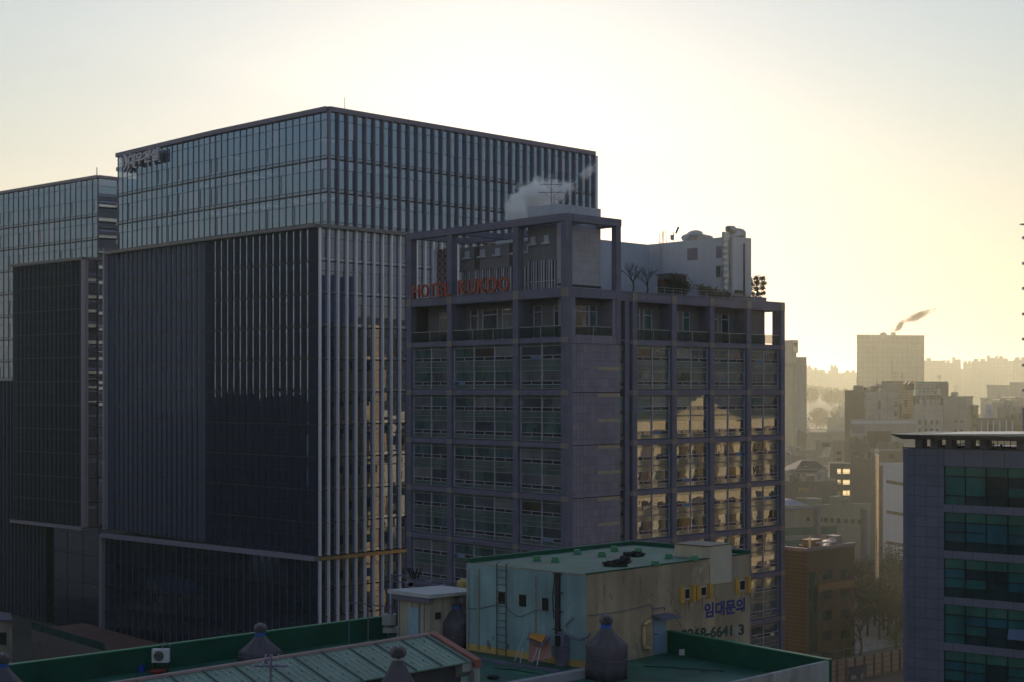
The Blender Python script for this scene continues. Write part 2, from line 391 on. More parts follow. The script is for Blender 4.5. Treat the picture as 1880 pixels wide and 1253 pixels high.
# main tower -------------------------------------------------------
C0, K0, E0, R0 = (-28.6, 221.0), (-50.3, 241.2), (-73.3, 264.6), (15.1, 262.6)
ZT = EYE + 44.35
tower = thing('office_tower', 'tallest blue glass office tower with the sun breaking over its roof edge', 'office tower', (-28.6, 221.0, 0), 'twin glass office towers')
uD, _ = wall_dirs(C0, R0); lD, _ = wall_dirs(C0, K0)
def inn(p, q, o): return (p[0] + q[0] * o, p[1] + q[1] * o)
back1, back2 = (-8, 283), (-50, 293)
zu = [ZT - .75, EYE + 36.3, EYE + 31.1, EYE + 25.9]
core(tower, [inn(C0, (0, 1), 6), inn(R0, (-.69, .72), 4), back1, back2, inn(E0, (.69, .72), 4), inn(K0, (.1, 1), 4.5)], 60, ZT - .1, M['dark_metal'], 'upper_core')
facade(tower, 'upper glazing with narrow dark mullions on the bent left side', [(C0, K0), (K0, E0)], zu, 1.72, .13, .10, M['tglass'], M['tspan'], M['fin_dark'], 1, True)
facade(tower, 'upper glazing with wide bronze fins on the right side', [(C0, R0)], zu, 1.76, .20, .50, M['tglass'], M['tspan'], M['fin_brown'], 2, True)
ledge(tower, [R0, C0, K0, E0], ZT - .75, ZT, .55, 'roof_edge', M['fin_brown'])
b = MB(); b.prism([inn(R0, (.69, -.72), .5), inn(R0, (.79, .4), 1.0), back1, inn(R0, (-.6, .5), .4)], 30, ZT - .72, M['tglass']); b.build('end_wall', None, tower)
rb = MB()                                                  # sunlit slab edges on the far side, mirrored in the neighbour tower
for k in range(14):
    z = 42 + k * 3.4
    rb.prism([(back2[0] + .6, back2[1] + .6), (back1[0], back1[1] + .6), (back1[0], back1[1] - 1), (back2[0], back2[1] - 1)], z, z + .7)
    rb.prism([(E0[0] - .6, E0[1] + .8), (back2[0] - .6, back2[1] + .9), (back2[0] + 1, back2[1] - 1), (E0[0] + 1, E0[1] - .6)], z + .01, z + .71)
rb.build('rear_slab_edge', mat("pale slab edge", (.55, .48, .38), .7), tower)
# lower volume, standing out on the left side
C1 = (C0[0] - uD[0] * 1.83, C0[1] - uD[1] * 1.83)
K1 = (K0[0] - 1.30, K0[1] - 1.30); E1 = (E0[0] - 1.36, E0[1] - 1.25)
R1 = R0
zlow = zl(EYE + 25.4, EYE - 25.4, 10)
core(tower, [inn(C1, (0, 1), 6), inn(R1, (-.69, .72), 4), back1, back2, inn(E1, (.69, .72), 4), inn(K1, (.1, 1), 4.5)], 15, EYE + 25.8, M['dark_metal'], 'lower_core')
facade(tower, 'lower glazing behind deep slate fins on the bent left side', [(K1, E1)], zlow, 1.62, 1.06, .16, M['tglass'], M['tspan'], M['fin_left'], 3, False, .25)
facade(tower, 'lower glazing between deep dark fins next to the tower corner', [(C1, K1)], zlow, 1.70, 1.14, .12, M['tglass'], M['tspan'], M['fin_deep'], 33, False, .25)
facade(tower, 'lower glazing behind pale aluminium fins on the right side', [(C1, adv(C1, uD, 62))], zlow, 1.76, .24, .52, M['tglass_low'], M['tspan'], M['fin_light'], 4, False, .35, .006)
ledge(tower, [adv(C1, uD, 62), C1, K1, E1], EYE + 25.4, EYE + 25.95, .95, 'setback_ledge')
b = MB()
p = E1; d2, _ = wall_dirs(K1, E1)
b.prism([(p[0] - .7, p[1] - .7), (p[0] + d2[0] * .5 - .7, p[1] + d2[1] * .5 - .7), (p[0] + d2[0] * .5 + .5, p[1] + d2[1] * .5 + .5), (p[0] + .5, p[1] + .5)], EYE - 25.4, EYE + 26.6)
b.build('end_post', M['trim'], tower)
# podium
Ep = (-73.4, 255.7)
zpod = zl(EYE - 26.1, -12, 7)
core(tower, [inn(C1, (0, 1), .6), adv(C1, uD, 62), back1, (-50, 290), inn(Ep, (.8, .6), .6)], -14, EYE - 25.8, M['dark_metal'], 'podium_core')
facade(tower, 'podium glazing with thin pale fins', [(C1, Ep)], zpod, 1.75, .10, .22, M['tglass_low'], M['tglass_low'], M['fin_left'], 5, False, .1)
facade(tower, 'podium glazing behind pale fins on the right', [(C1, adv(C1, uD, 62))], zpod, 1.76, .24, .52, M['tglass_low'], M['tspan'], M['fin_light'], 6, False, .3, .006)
ledge(tower, [C1, Ep], EYE - 26.1, EYE - 25.45, 1.0, 'podium_ledge', M['trim'])
ledge(tower, [C1, adv(C1, uD, 62)], EYE - 26.0, EYE - 25.5, .75, 'podium_ledge', mat("brass ledge", (.45, .36, .22), .35, .6))
b = MB(); b.prism([(Ep[0] - .75, Ep[1] - .45), (Ep[0] - .05, Ep[1] - 1.05), (Ep[0] + .6, Ep[1] + .3), (Ep[0] - .3, Ep[1] + .5)], -12, EYE - 25.45); b.build('podium_post', M['trim'], tower)
b = MB()                                                   # floor plates behind the glass
for z in zu[1:] + zlow[1:]:
    q_ = .35 if z > EYE + 25.5 else .5
    pts = [C0, R0, K0, E0] if z > EYE + 25.5 else [C1, R1, K1, E1]
    b.prism([inn(pts[0], (0, 1), q_), inn(pts[1], (-.69, .72), q_), back1, back2, inn(pts[3], (.69, .72), q_), inn(pts[2], (.1, 1), q_)], z - .25, z + .1)
b.prism([inn(C0, (0, 1), .4), inn(R0, (-.69, .72), .4), back1, back2, inn(E0, (.69, .72), .4), inn(K0, (.1, 1), .4)], ZT - .7, ZT - .3)
b.build('floor_plate', M['stone_post'], tower)
b = MB(); rl = random.Random(12)                             # ceiling lamps seen through the glass
def lamps(p, q, zc, dens, n_in):
    d, L = wall_dirs(p, q); n = n_in; k = int(L / 1.75)
    for i in range(k):
        if rl.random() < dens:
            for j in range(rl.choice([2, 3, 3])):
                c = adv(p, d, (i + .5) * 1.75); o = .8 + j * 1.1; c = (c[0] + n[0] * o, c[1] + n[1] * o)
                b.prism([(c[0] - d[0] * .6, c[1] - d[1] * .6), (c[0] + d[0] * .6, c[1] + d[1] * .6), (c[0] + d[0] * .6 + n[0] * .09, c[1] + d[1] * .6 + n[1] * .09), (c[0] - d[0] * .6 + n[0] * .09, c[1] - d[1] * .6 + n[1] * .09)], zc - .06, zc)
for z, dn in ((zu[1], .45), (zu[2], .4), (zu[0] - 3.4, .06)):
    lamps(C0, K0, z - .5, dn, (.68, .73)); lamps(K0, E0, z - .5, dn * .4, (.73, .68)); lamps(C0, adv(C0, uD, 16), z - .5, dn * .7, (-.69, .72))
for z in zlow[:4]: lamps(C1, K1, z - .5, .4, (.68, .73)); lamps(K1, E1, z - .5, .12, (.73, .68))
b.build('ceiling_lamp', M['lamp'], tower)
# company sign at the top left of the tower
dL, LL = wall_dirs(K0, E0); nL = (-abs(dL[1]), -abs(dL[0]))
def on_left(px, z, o=.95):
    t = hit(K0, dL, px); return Vector((K0[0] + dL[0] * t + nL[0] * o, K0[1] + dL[1] * t + nL[1] * o, z))
sg = thing('company_sign', 'grey emblem and Korean lettering fixed high on the left corner of the tallest tower', 'sign', on_left(250, EYE + 41.0))
q0, q1 = on_left(246.5, zat(312, 262)), on_left(301.5, 0); q1.z = q0.z + .15
place_text("대우건설", 'lettering', q0, q1, 2.3, M['sign_grey'], sg, .22, .03, .1)
def swoosh(pxs, pys, ws, name):
    b = MB(); pts = [on_left(x, zat(y, 264.5), .7) for x, y in zip(pxs, pys)]
    dn = Vector((dL[0], dL[1], 0)); nn = Vector((nL[0], nL[1], 0)) * .22
    for i in range(len(pts) - 1):
        a, c = pts[i], pts[i + 1]; wa, wc = ws[i], ws[i + 1]
        quad = [a + dn * wa, a - dn * wa, c - dn * wc, c + dn * wc]
        b.hexa([v - nn for v in quad] + [v + nn for v in quad])
    b.build(name, M['sign_grey'], sg)
swoosh([231, 235, 239, 241, 240, 237, 233.5], [289.5, 290, 295, 302, 309, 316, 321], [.12, .30, .42, .40, .34, .24, .08], 'emblem_blade')
swoosh([246, 246.5, 246, 244.5, 241.5], [289.5, 298, 306, 313, 321], [.06, .30, .38, .32, .08], 'emblem_blade')
swoosh([229.5, 232, 233.5, 234.5], [292, 297, 305, 313], [.3, .30, .18, .05], 'emblem_blade')

# left tower -------------------------------------------------------
C2 = (-84.7, 291.0); l2 = ang(-50); u2 = ang(46.5)
t2 = thing('office_tower', 'left blue glass office tower cut by the picture edge with a dark projecting box', 'office tower', (-84.7, 291, 0), 'twin glass office towers')
E2, R2 = adv(C2, l2, 52), adv(C2, u2, 30)
core(t2, [inn(C2, (0, 1), .3), inn(R2, (-.7, .7), .3), (-80, 345), inn(E2, (.6, .8), .3)], -14, ZT - .1, M['dark_metal'], 'core')
facade(t2, 'upper glazing with slim dark mullions on the left side', [(C2, E2)], [ZT - .6, EYE + 36, EYE + 31.2, EYE + 26.4, EYE + 21.4, EYE + 16.4, EYE + 11.4, EYE + 6.6, EYE + 2.8], 2.0, .13, .11, M['tglass'], M['tspan'], M['fin_dark'], 11, True)
facade(t2, 'mirror glazing of the right flank', [(C2, R2)], zl(ZT - .6, 2, 17), 4.2, .14, .08, M['tglass'], M['tglass'], M['fin_brown'], 12, False, 0, .012)
ledge(t2, [R2, C2, E2], ZT - .6, ZT, .5, 'roof_edge', M['fin_brown'])
o2 = (-u2[0] * 2.6, -u2[1] * 2.6)
C3 = (C2[0] + o2[0], C2[1] + o2[1]); a3 = hit(C3, l2, 157); C3 = adv(C3, l2, a3); E3 = adv(C3, l2, hit(C3, l2, 25))
core(t2, [inn(C3, (0, 1), .3), adv(C3, u2, 12), adv(E3, u2, 12), inn(E3, (.5, .8), .3)], EYE - 27.6, EYE + 27.2, M['dark_metal'], 'box_core')
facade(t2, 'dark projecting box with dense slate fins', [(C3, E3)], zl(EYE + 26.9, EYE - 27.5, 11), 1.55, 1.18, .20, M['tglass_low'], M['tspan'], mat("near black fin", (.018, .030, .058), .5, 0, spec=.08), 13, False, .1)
facade(t2, 'dark right return of the projecting box', [(C3, adv(C3, u2, 11))], zl(EYE + 26.9, EYE - 27.5, 11), 2.6, .12, .10, M['tglass_low'], M['tglass_low'], M['dark_metal'], 14, False, 0, .012)
ledge(t2, [adv(C3, u2, 11), C3, E3], EYE + 26.9, EYE + 27.45, .9, 'setback_ledge')
ledge(t2, [C3, E3], EYE - 28.1, EYE - 27.5, .95, 'podium_ledge', M['trim'])
b = MB(); b.prism([(C3[0] - .75, C3[1] - .55), (C3[0] + .1, C3[1] - .95), (C3[0] + .5, C3[1] + .3), (C3[0] - .3, C3[1] + .6)], EYE - 27.5, EYE + 26.9)
b.build('corner_post', M['trim'], t2)
Cp = adv(C2, l2, hit(C2, l2, 95)); Cq = inn(Cp, o2, .45)
facade(t2, 'finned base below the projecting box', [(Cq, adv(Cq, l2, 34))], zl(EYE + 2.6, -13, 10), 1.5, .3, .5, M['tglass_low'], M['tglass_low'], M['fin_left'], 15, False, 0)
ledge(t2, [Cq, adv(Cq, l2, 34)], EYE + 2.4, EYE + 2.95, .8, 'base_ledge', M['trim'])
Cr = inn(C2, (-.6, -.8), .5)
facade(t2, 'recessed clear glazing of the lower storeys', [(adv(Cr, l2, -1), adv(Cr, l2, hit(Cr, l2, 96)))], zl(EYE - 27.6, -12, 5), 5.2, .08, .06, M['tglass_low'], M['tglass_low'], M['dark_metal'], 16, False, 0)
# rooftop mast and lightning rods
b = MB(); p = W(178, 322, 293); b.tube([p, p + Vector((0, 0, 1.6))], .09); b.build('mast', M['dark_metal'], t2)
b = MB(); p = W(633, 204, 229); b.tube([p + Vector((0, 0, -.6)), p + Vector((0, 0, 2.2))], .05); b.build('lightning_rod', M['dark_metal'], tower)

# terrace block between the towers
tb = thing('terrace_block', 'low terrace block with a glass rail wedged between the two glass towers', 'building', (-74, 246, 0))
F = Fr((-66.2, 231.6), 47, -42); zt_ = 2.7; lt = F.tb(58)
b = MB(); b.box(F, 0, 10, 0, lt, -14, zt_, mat("terrace stone", (.24, .22, .23), .7)); b.build('wall', None, tb)
b = MB(); b.box(F, .1, 9.9, .1, lt - .1, zt_ + .01, zt_ + .08, mat("terrace decking", (.14, .07, .065), .8)); b.build('deck', None, tb)
b = MB(); b.box(F, .02, .06, .2, lt, zt_ + .09, zt_ + 1.35, M['teal']); b.build('glass_rail', None, tb)
# small building at the lower left edge
lb = thing('shop_building', 'small cream low building showing at the lower left picture edge', 'building', (-88, 235, 0))
F = Fr((W(22, 0, 238).x, 238), -22, -80)
b = MB(); b.box(F, 0, 8, 0, 25, -14, zat(1142, 238), mat("cream shop wall", (.38, .34, .28), .8, streak=.2)); b.build('wall', None, lb)
b = MB(); b.box(F, -.4, 8, -.1, 25, zat(1142, 238), zat(1138, 238), M['stone_post']); b.build('roof', None, lb)
for k in range(4):
    b = MB(); b.box(F, -.06, -.02, 1 + k * 3, 2.8 + k * 3, zat(1185, 238), zat(1162, 238), M['teal_dark']); b.build('window', None, lb)

# ------------------------------------------------------------------ hotel
H = Fr((6.51, 170.0), 47, -43)
hotel = thing('hotel', 'grey stone gridded hotel block with an open roof frame and red rooftop lettering', 'hotel', (6.51, 170, 0))
ZB = [51.3 - 6.38 * k for k in range(9)]
BT, BM = 66.42, 57.55                        # top of the open frame, top of the middle beam
colL = [.48, 8.95, 21.6, 30.0]
colR = [13.3, 20.96, 28.7, 36.7, 44.4]
LEN_A, LEN_B, SB = 44.9, 30.5, 1.0
def QL(s, d, z): return H.p(d, s, z)         # left front: s runs back along it, d is depth into the building
def QR(s, d, z): return H.p(s, SB + d, z)
def QP(s, d, z): return H.p(s, d, z)         # projecting block front
def qbox(b, Q, s0, s1, d0, d1, z0, z1, m=None):
    b.hexa([Q(s0, d0, z0), Q(s1, d0, z0), Q(s1, d1, z0), Q(s0, d1, z0), Q(s0, d0, z1), Q(s1, d0, z1), Q(s1, d1, z1), Q(s0, d1, z1)], m)
# columns, with warmer joint stones where the beams meet them
beams = [(z - .33, z + .33) for z in ZB] + [(BM - 1.05, BM)]
for k, s in enumerate(colL):
    b = MB(); w = .47
    qbox(b, QL, s - w, s + w, 0 if k else .002, 1.0, 0, BT - .9, M['stone_post'])
    for (z0, z1) in beams: qbox(b, QL, s - .49, s + .49, -.02, .3, z0 + .02, z1 - .02, M['knot'])
    b.build('column', None, hotel)
for s in colR:
    b = MB(); qbox(b, QR, s - .45, s + .45, 0, .9, 0, BM - 1.0, M['stone_post'])
    for (z0, z1) in beams: qbox(b, QR, s - .47, s + .47, -.02, .3, z0 + .02, z1 - .02, M['knot'])
    b.build('column', None, hotel)
b = MB(); qbox(b, QP, -.003, .95, 0.004, .9, 0, BT - .9); qbox(b, QP, .99, 1.0, .2, .9, 0, 51); b.build('column', M['stone_post'], hotel)
b = MB(); qbox(b, QP, 8.75, 9.6, 0, .8, 50.9, BT - .9); b.build('column', M['stone_post'], hotel)
b = MB(); qbox(b, QR, 11.6, 12.4, .15, .9, 0, BM - 1.1); b.build('column', M['stone_post'], hotel)
# beams of the grid
for (z0, z1) in beams:
    b = MB(); qbox(b, QL, .96, 30.4, .09, .8, z0, z1); b.build('beam', M['stone'], hotel)
    b = MB(); qbox(b, QR, 12.41, 44.85, .09, .8, z0, z1); b.build('beam', M['stone_u'], hotel)
b = MB(); qbox(b, QL, .02, 30.5, -.06, 1.1, BT - .9, BT); b.build('roof_frame_beam', M['stone'], hotel)
b = MB(); qbox(b, QP, 1.1, 9.65, -.06, 1.1, BT - .9, BT - .004); b.build('roof_frame_beam', M['stone_u'], hotel)
for s in (8.95, 21.6, 29.6):
    b = MB(); qbox(b, QL, s - .4, s + .4, 1.12, 10.5, BT - .8, BT - .1); b.build('roof_frame_beam', M['stone_u'], hotel)
b = MB(); qbox(b, QL, 1.12, 30.4, 9.2, 10.0, BT - .85, BT - .02); b.build('roof_frame_beam', M['stone'], hotel)
b = MB(); qbox(b, QL, 1.1, 9, 4.4, 4.9, BT - .75, BT - .2); b.build('roof_frame_beam', M['stone'], hotel)
b = MB(); qbox(b, QP, 8.8, 9.6, 1.12, 9.0, BT - .85, BT - .15); b.build('roof_frame_beam', M['stone'], hotel)
# tiled end block
sb = MB(); qbox(sb, QP, 1.0, 9.58, .15, 6.0, 0, 51.25, M['tile_u'])
for k in range(1, 8):
    qbox(sb, QP, 5.6, 9.57, .142, .2, ZB[k] - .52, ZB[k] - .10, M['tile_strip'])
    qbox(sb, QP, 5.6, 9.57, .142, .2, ZB[k] + 2.75, ZB[k] + 3.15, M['tile_strip'])
    qbox(sb, QP, 1.02, 9.58, .135, .2, ZB[k] - .06, ZB[k] + .04, M['black'])
sb.build('tiled_wall', None, hotel)
# inner body
b = MB(); b.prism([H.p(.78, 1.9, 0)[:2], H.p(44.3, 1.9, 0)[:2], H.p(44.3, 30, 0)[:2], H.p(.78, 30, 0)[:2]], 0, 51.4)
b.build('body', M['stone'], hotel)
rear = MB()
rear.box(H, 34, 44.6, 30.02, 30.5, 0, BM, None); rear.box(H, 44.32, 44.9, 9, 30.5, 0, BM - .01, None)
rear.build('rear_wall', mat("rear wall sunlit tone", (.88, .56, .22), .8, streak=.15), hotel)  # sunlit end of the rear wall, warm light put into the cream
b = MB(); b.box(H, .9, 33.98, 30.02, 30.5, 0, BM); b.build('rear_wall', mat('rear wall shaded tone', (.06, .055, .06), .7), hotel)  # stretch in the tower's shadow, the shade put into a dark colour
for k in range(8):
    b = MB()
    for j in range(12): b.box(H, 2 + j * 3.5, 4.1 + j * 3.5, 30.51, 30.54, ZB[k] - 2.4, ZB[k] - .8)
    b.build('rear_window_row', M['teal_dark'], hotel)
    b = MB(); b.box(H, 34, 44.7, 30.52, 30.9, ZB[k] - .25, ZB[k] + .15); b.build('rear_band', mat("tan band", (.5, .36, .22), .7), hotel)
# windows, one per bay and storey
rw = random.Random(21)
def hotel_window(Q, s0, s1, zt, upper, nl, dep=.55):
    wf, vis, spns = MB(), MB(), []
    if upper: rows = [('s', .36), ('v', 1.15), ('h', .45), ('s', .68), ('l', .16)]
    else: rows = [('s', .58), ('v', 1.25), ('h', .43), ('s', .50), ('l', .09)]
    z = zt; lw = (s1 - s0) / nl
    for kind, h in rows:
        zb = z - h
        if kind == 's': spn = MB(); spns.append(spn)
        for i in range(nl):
            a, c = s0 + i * lw, s0 + (i + 1) * lw
            t = [rw.gauss(0, .004) for _ in range(3)]
            if kind == 's':
                spn.poly([Q(a, dep + t[0], zb), Q(c, dep + t[1], zb), Q(c, dep + t[1], z), Q(a, dep + t[0], z)], M['spandrel'])
            elif kind == 'v':
                m = rw.choices(HG, [4, 4, 3, 2, 3, 1])[0]
                vis.poly([Q(a, dep + .05 + t[0], zb), Q(c, dep + .05 + t[1], zb), Q(c, dep + .05 + t[1] + t[2], z), Q(a, dep + .05 + t[0] + t[2], z)], m)
            elif kind == 'h':
                for q in range(2):
                    e0, e1 = a + (c - a) * q / 2, a + (c - a) * (q + 1) / 2
                    op = rw.random() < .05
                    vis.poly([Q(e0, dep + (-.12 if op else .05), zb), Q(e1, dep + (-.12 if op else .05), zb), Q(e1, dep + .05 + t[2], z), Q(e0, dep + .05 + t[2], z)], M['hopper_sky_blue'] if op else M['hopper'])
                qbox(wf, Q, a, c, dep - .06, dep + .1, z - .03, z + .03); qbox(wf, Q, a, c, dep - .06, dep + .1, zb - .03, zb + .03)
                qbox(wf, Q, (a + c) / 2 - .025, (a + c) / 2 + .025, dep - .05, dep + .1, zb, z)
            else:
                qbox(wf, Q, a, c, dep - .02, dep + .1, zb, z, M['dark_metal'])
                qbox(wf, Q, a, c, dep - .12, dep + .02, zb + .05, zb + .09, M['mullion'])
        if kind == 'v': qbox(wf, Q, s0, s1, dep - .04, dep + .1, z - .02, z + .02, M['mullion'])
        z = zb
    for i in range(nl + 1):
        s = s0 + i * lw; w = .05 if 0 < i < nl else .035
        qbox(wf, Q, s - w, s + w, dep - .10, dep + .12, z, zt, M['mullion'])
    o = wf.build('window', M['mullion'], hotel)
    vis.build('pane', None, o)
    for spn in spns: spn.build('spandrel_panel', None, o)
    return z
baysL = [(.96, 8.47, 2), (9.43, 21.12, 3), (22.08, 29.52, 2)]
baysR = [(13.76, 20.5, 2), (21.42, 28.24, 2), (29.16, 36.24, 2), (37.16, 43.94, 2)]
for k in range(6):
    zt = ZB[k] - .33
    for (Q, bays) in ((QL, baysL), (QR, baysR)):
        for (s0, s1, nl) in bays:
            zz = hotel_window(Q, s0, s1, zt, True, nl)
            hotel_window(Q, s0, s1, zz, False, nl)
for k in (6,):
    for (s0, s1, nl) in baysR:
        zz = hotel_window(QR, s0, s1, ZB[k] - .33, True, nl); hotel_window(QR, s0, s1, zz, False, nl)
for k in (6, 7):
    b = MB(); qbox(b, QL, .96, 29.5, .55, .6, ZB[k] - 6.05, ZB[k] - .33); b.build('lower_glazing', M['teal_dark'], hotel)
b = MB(); qbox(b, QR, 13.7, 44, .55, .6, ZB[7] - 6.05, ZB[7] - .33); b.build('lower_glazing', M['teal_dark'], hotel)
# narrow windows in the recess beside the tiled block
for k in range(7):
    b = MB()
    for (o_, h, m) in ((.4, .6, 'spandrel'), (1.0, 1.3, None), (2.3, .35, 'hopper'), (2.65, 1.1, 'spandrel'), (3.75, 1.4, None), (5.15, .3, 'hopper'), (5.45, .55, 'spandrel')):
        z1 = ZB[k] - o_; qbox(b, QR, 9.6, 11.6, .45, .5, z1 - h, z1 - .04, M[m] if m else rw.choice(HG[:3]))
    b.build('recess_window', None, hotel)
# top storey: set-back glazed rooms behind open loggias
ZF = ZB[0] + .33
b = MB(); b.prism([H.p(.2, .9, 0)[:2], H.p(44.8, 1.9, 0)[:2], H.p(44.8, 30, 0)[:2], H.p(.2, 30, 0)[:2]], 51.41, 51.55); b.build('loggia_floor', M['stone_post'], hotel)
aE = H.ta(1404, SB + 2.3)
b = MB(); b.prism([H.p(2.6, 2.4, 0)[:2], H.p(9.6, 2.4, 0)[:2], H.p(9.6, SB + 2.3, 0)[:2], H.p(aE, SB + 2.3, 0)[:2], H.p(aE, 29, 0)[:2], H.p(2.6, 29, 0)[:2]], 51.56, 56.4)
b.build('top_storey_wall', mat("top storey wall", (.15, .145, .165), .7, var=.15), hotel)
b = MB(); b.prism([H.p(.15, .15, 0)[:2], H.p(9.6, .15, 0)[:2], H.p(9.6, SB + .15, 0)[:2], H.p(44.85, SB + .15, 0)[:2], H.p(44.85, 30.4, 0)[:2], H.p(.15, 30.4, 0)[:2]], 56.41, 57.3)
b.build('roof_deck', M['stone_post'], hotel)
b = MB(); qbox(b, QP, .95, 9.6, .05, .6, BM - 1.1, BM - .01); qbox(b, QR, 9.6, 12.5, .1, .8, BM - 1.1, BM - .02); b.build('beam', M['stone_u'], hotel)
b = MB(); qbox(b, QP, .95, 9.6, .02, .6, 50.9, 51.9); b.build('loggia_sill', M['tile_u'], hotel)
for s0, s1 in ((1.0, 1.6), (8.2, 8.75)):
    b = MB(); qbox(b, QP, s0, s1, .1, 2.4, 51.9, 56.4); b.build('loggia_side_wall', M['tile_u'], hotel)
for s in (8.95, 21.6):
    b = MB(); qbox(b, QL, s - .35, s + .35, .9, 2.6, 51.56, 56.4); b.build('loggia_side_wall', M['stone_post'], hotel)
for s in (13.3, 20.96, 28.7, 36.7):
    b = MB(); qbox(b, QR, s - .1, s + 1.2, .9, 2.3, 51.56, 56.4); b.build('loggia_side_wall', M['stone_post'], hotel)
def loggia(Q, s0, s1, doors, dep):
    d = MB(); fr = MB()
    for (a, c, m) in doors:
        qbox(d, Q, a, c, dep - .05, dep - .01, 51.7, 55.6, m)
        for e in (a, c): qbox(fr, Q, e - .06, e + .06, dep - .12, dep - .004, 51.6, 55.7)
        qbox(fr, Q, a, c, dep - .12, dep - .004, 54.9, 55.0)
    o = fr.build('loggia_door', M['mullion'], hotel); d.build('pane', None, o)
    r = MB(); n = 2 if s1 - s0 < 9 else 3
    qbox(r, Q, s0, s1, .25, .31, 52.95, 53.02)
    for i in range(1, n): s = s0 + (s1 - s0) * i / n; qbox(r, Q, s - .04, s + .04, .24, .32, 51.6, 52.95)
    o = r.build('loggia_rail', M['rail'], hotel)
    g = MB(); qbox(g, Q, s0, s1, .275, .285, 51.75, 52.93); g.build('rail_glass', M['railglass'], o)
def thin_glass():
    m, t, b_ = nodes_of("rail glass"); b_.inputs["Base Color"].default_value = (.03, .05, .05, 1); b_.inputs["Roughness"].default_value = .05
    b_.inputs["Alpha"].default_value = .45; b_.inputs["IOR"].default_value = 1.5
    return m
M['railglass'] = thin_glass()
loggia(QL, .96, 8.47, [(2.2, 4.6, M['teal_dark']), (6.8, 8.2, HG[2])], 2.6)
loggia(QL, 9.43, 21.12, [(10.4, 14.0, HG[3]), (15.0, 17.8, HG[0]), (18.8, 20.2, HG[2])], 2.6)
loggia(QL, 22.08, 29.52, [(23.0, 26.4, M['teal_dark'])], 2.6)
loggia(QP, 1.6, 8.2, [(1.9, 3.6, HG[3]), (3.8, 6.2, HG[0]), (6.4, 7.6, HG[1])], 2.4)
loggia(QR, 13.76, 20.5, [(14.4, 16.6, M['teal']), (17.4, 18.9, M['teal'])], 2.3)
loggia(QR, 21.42, 28.24, [(22.0, 24.2, M['teal']), (25.2, 26.6, M['teal'])], 2.3)
loggia(QR, 29.16, 36.24, [(30.4, 32.6, M['teal']), (33.4, 34.9, M['teal_dark'])], 2.3)
loggia(QR, 37.16, 43.94, [], 2.3)
b = MB(); qbox(b, QR, 43.9, 44.85, .9, 1.5, 51.56, 56.4); b.build('column', M['stone_post'], hotel)
# roof-top walls behind the frame
b = MB(); b.box(H, 2.0, 9.66, 3.53, 8.8, 57.3, 66.9, M['lightwall'])
b.box(H, 1.98, 9.68, 3.51, 8.82, 66.9, 68.06, M['white']); b.build('stair_tower', None, hotel)
b = MB(); b.box(H, 1.93, 1.99, 3.7, 8.7, 61.3, 65.6); b.build('plant_room_wall', mat("grey metal cladding side", (.17, .17, .21), .6, var=.1, streak=.12), hotel)
b = MB(); b.box(H, 1.94, 1.99, 3.7, 8.7, 57.4, 61.29); b.build('plant_room_dark', M['black'], hotel)  # black sheet paints the dark gap behind the louvres
b = MB()
for i in range(11): b.box(H, 1.80, 1.93, 3.8 + i * .46, 3.9 + i * .46 + (.1 if i % 3 else 0), 57.4, 61.29)
b.box(H, 1.7, 1.79, 3.7, 8.7, 58.6, 58.7); b.build('louvre', M['mullion'], hotel)
for s in (4.6, 7.0):
    b = MB(); b.box(H, 1.7, 1.92, s, s + 1.5, 63.2, 63.45); b.box(H, 1.8, 1.92, s + .3, s + 1.1, 63.45, 64.3); b.build('wall_unit', M['white'], hotel)
b = MB(); qbox(b, QP, 2.0, 9.66, 3.48, 3.52, 58.0, 58.3); qbox(b, QP, 2.0, 9.66, 3.47, 3.52, 57.4, 57.7); b.build('stair_tower_groove', M['dark_metal'], hotel)
b = MB(); b.box(H, 4.5, 12, 8.83, 24.6, 61.2, 64.3); b.build('plant_room_wall', mat("grey metal cladding", (.19, .19, .235), .6, var=.1, streak=.12), hotel)
b = MB(); b.box(H, 4.9, 11.5, 9, 24.2, 57.3, 61.2); b.build('plant_room_dark', M['black'], hotel)  # solid black box stands for the darkness behind the slats
lv = MB()
for i in range(34):
    s = 9.2 + i * .45
    lv.box(H, 4.55, 4.75, s, s + (.10 if i % 3 else .22), 57.3, 61.2)
lv.box(H, 4.4, 4.5, 8.9, 24.4, 58.6, 58.7)
lv.build('louvre', M['mullion'], hotel)
for i, s in enumerate((10.2, 12.8, 16.2, 19.2, 22.2)):
    b = MB(); b.box(H, 4.2, 4.48, s, s + 1.7, 62.7, 62.95); b.box(H, 4.3, 4.49, s + .3, s + 1.2, 62.95, 63.8); b.build('wall_unit', M['white'], hotel)
b = MB()
for s in (13.9, 20.7): b.box(H, 4.42, 4.5, s, s + .9, 61.3, 64.2)
b.build('cladding_recess', M['dark_metal'], hotel)
b = MB(); b.box(H, 3.0, 3.3, 24.2, 27.6, 57.3, 64.2); b.build('screen_panel', mat("maroon screen", (.09, .03, .045), .6), hotel)
b = MB(); b.box(H, 2.9, 3.4, 27.6, 28.2, 57.3, 64.25); b.build('screen_post', M['white'], hotel)
lt = MB()
for i in range(7):
    for j in range(3):
        s, z = 24.2 + j * 1.13, 57.4 + i * .97
        for (sa, za, sb_, zb_) in ((s, z, s + 1.13, z + .97), (s + 1.13, z, s, z + .97), (s, z, s, z + .97)):
            lt.tube([H.p(2.96, sa, za), H.p(2.96, sb_, zb_)], .03, n=4)
lt.build('screen_lattice', M['mullion'], hotel)
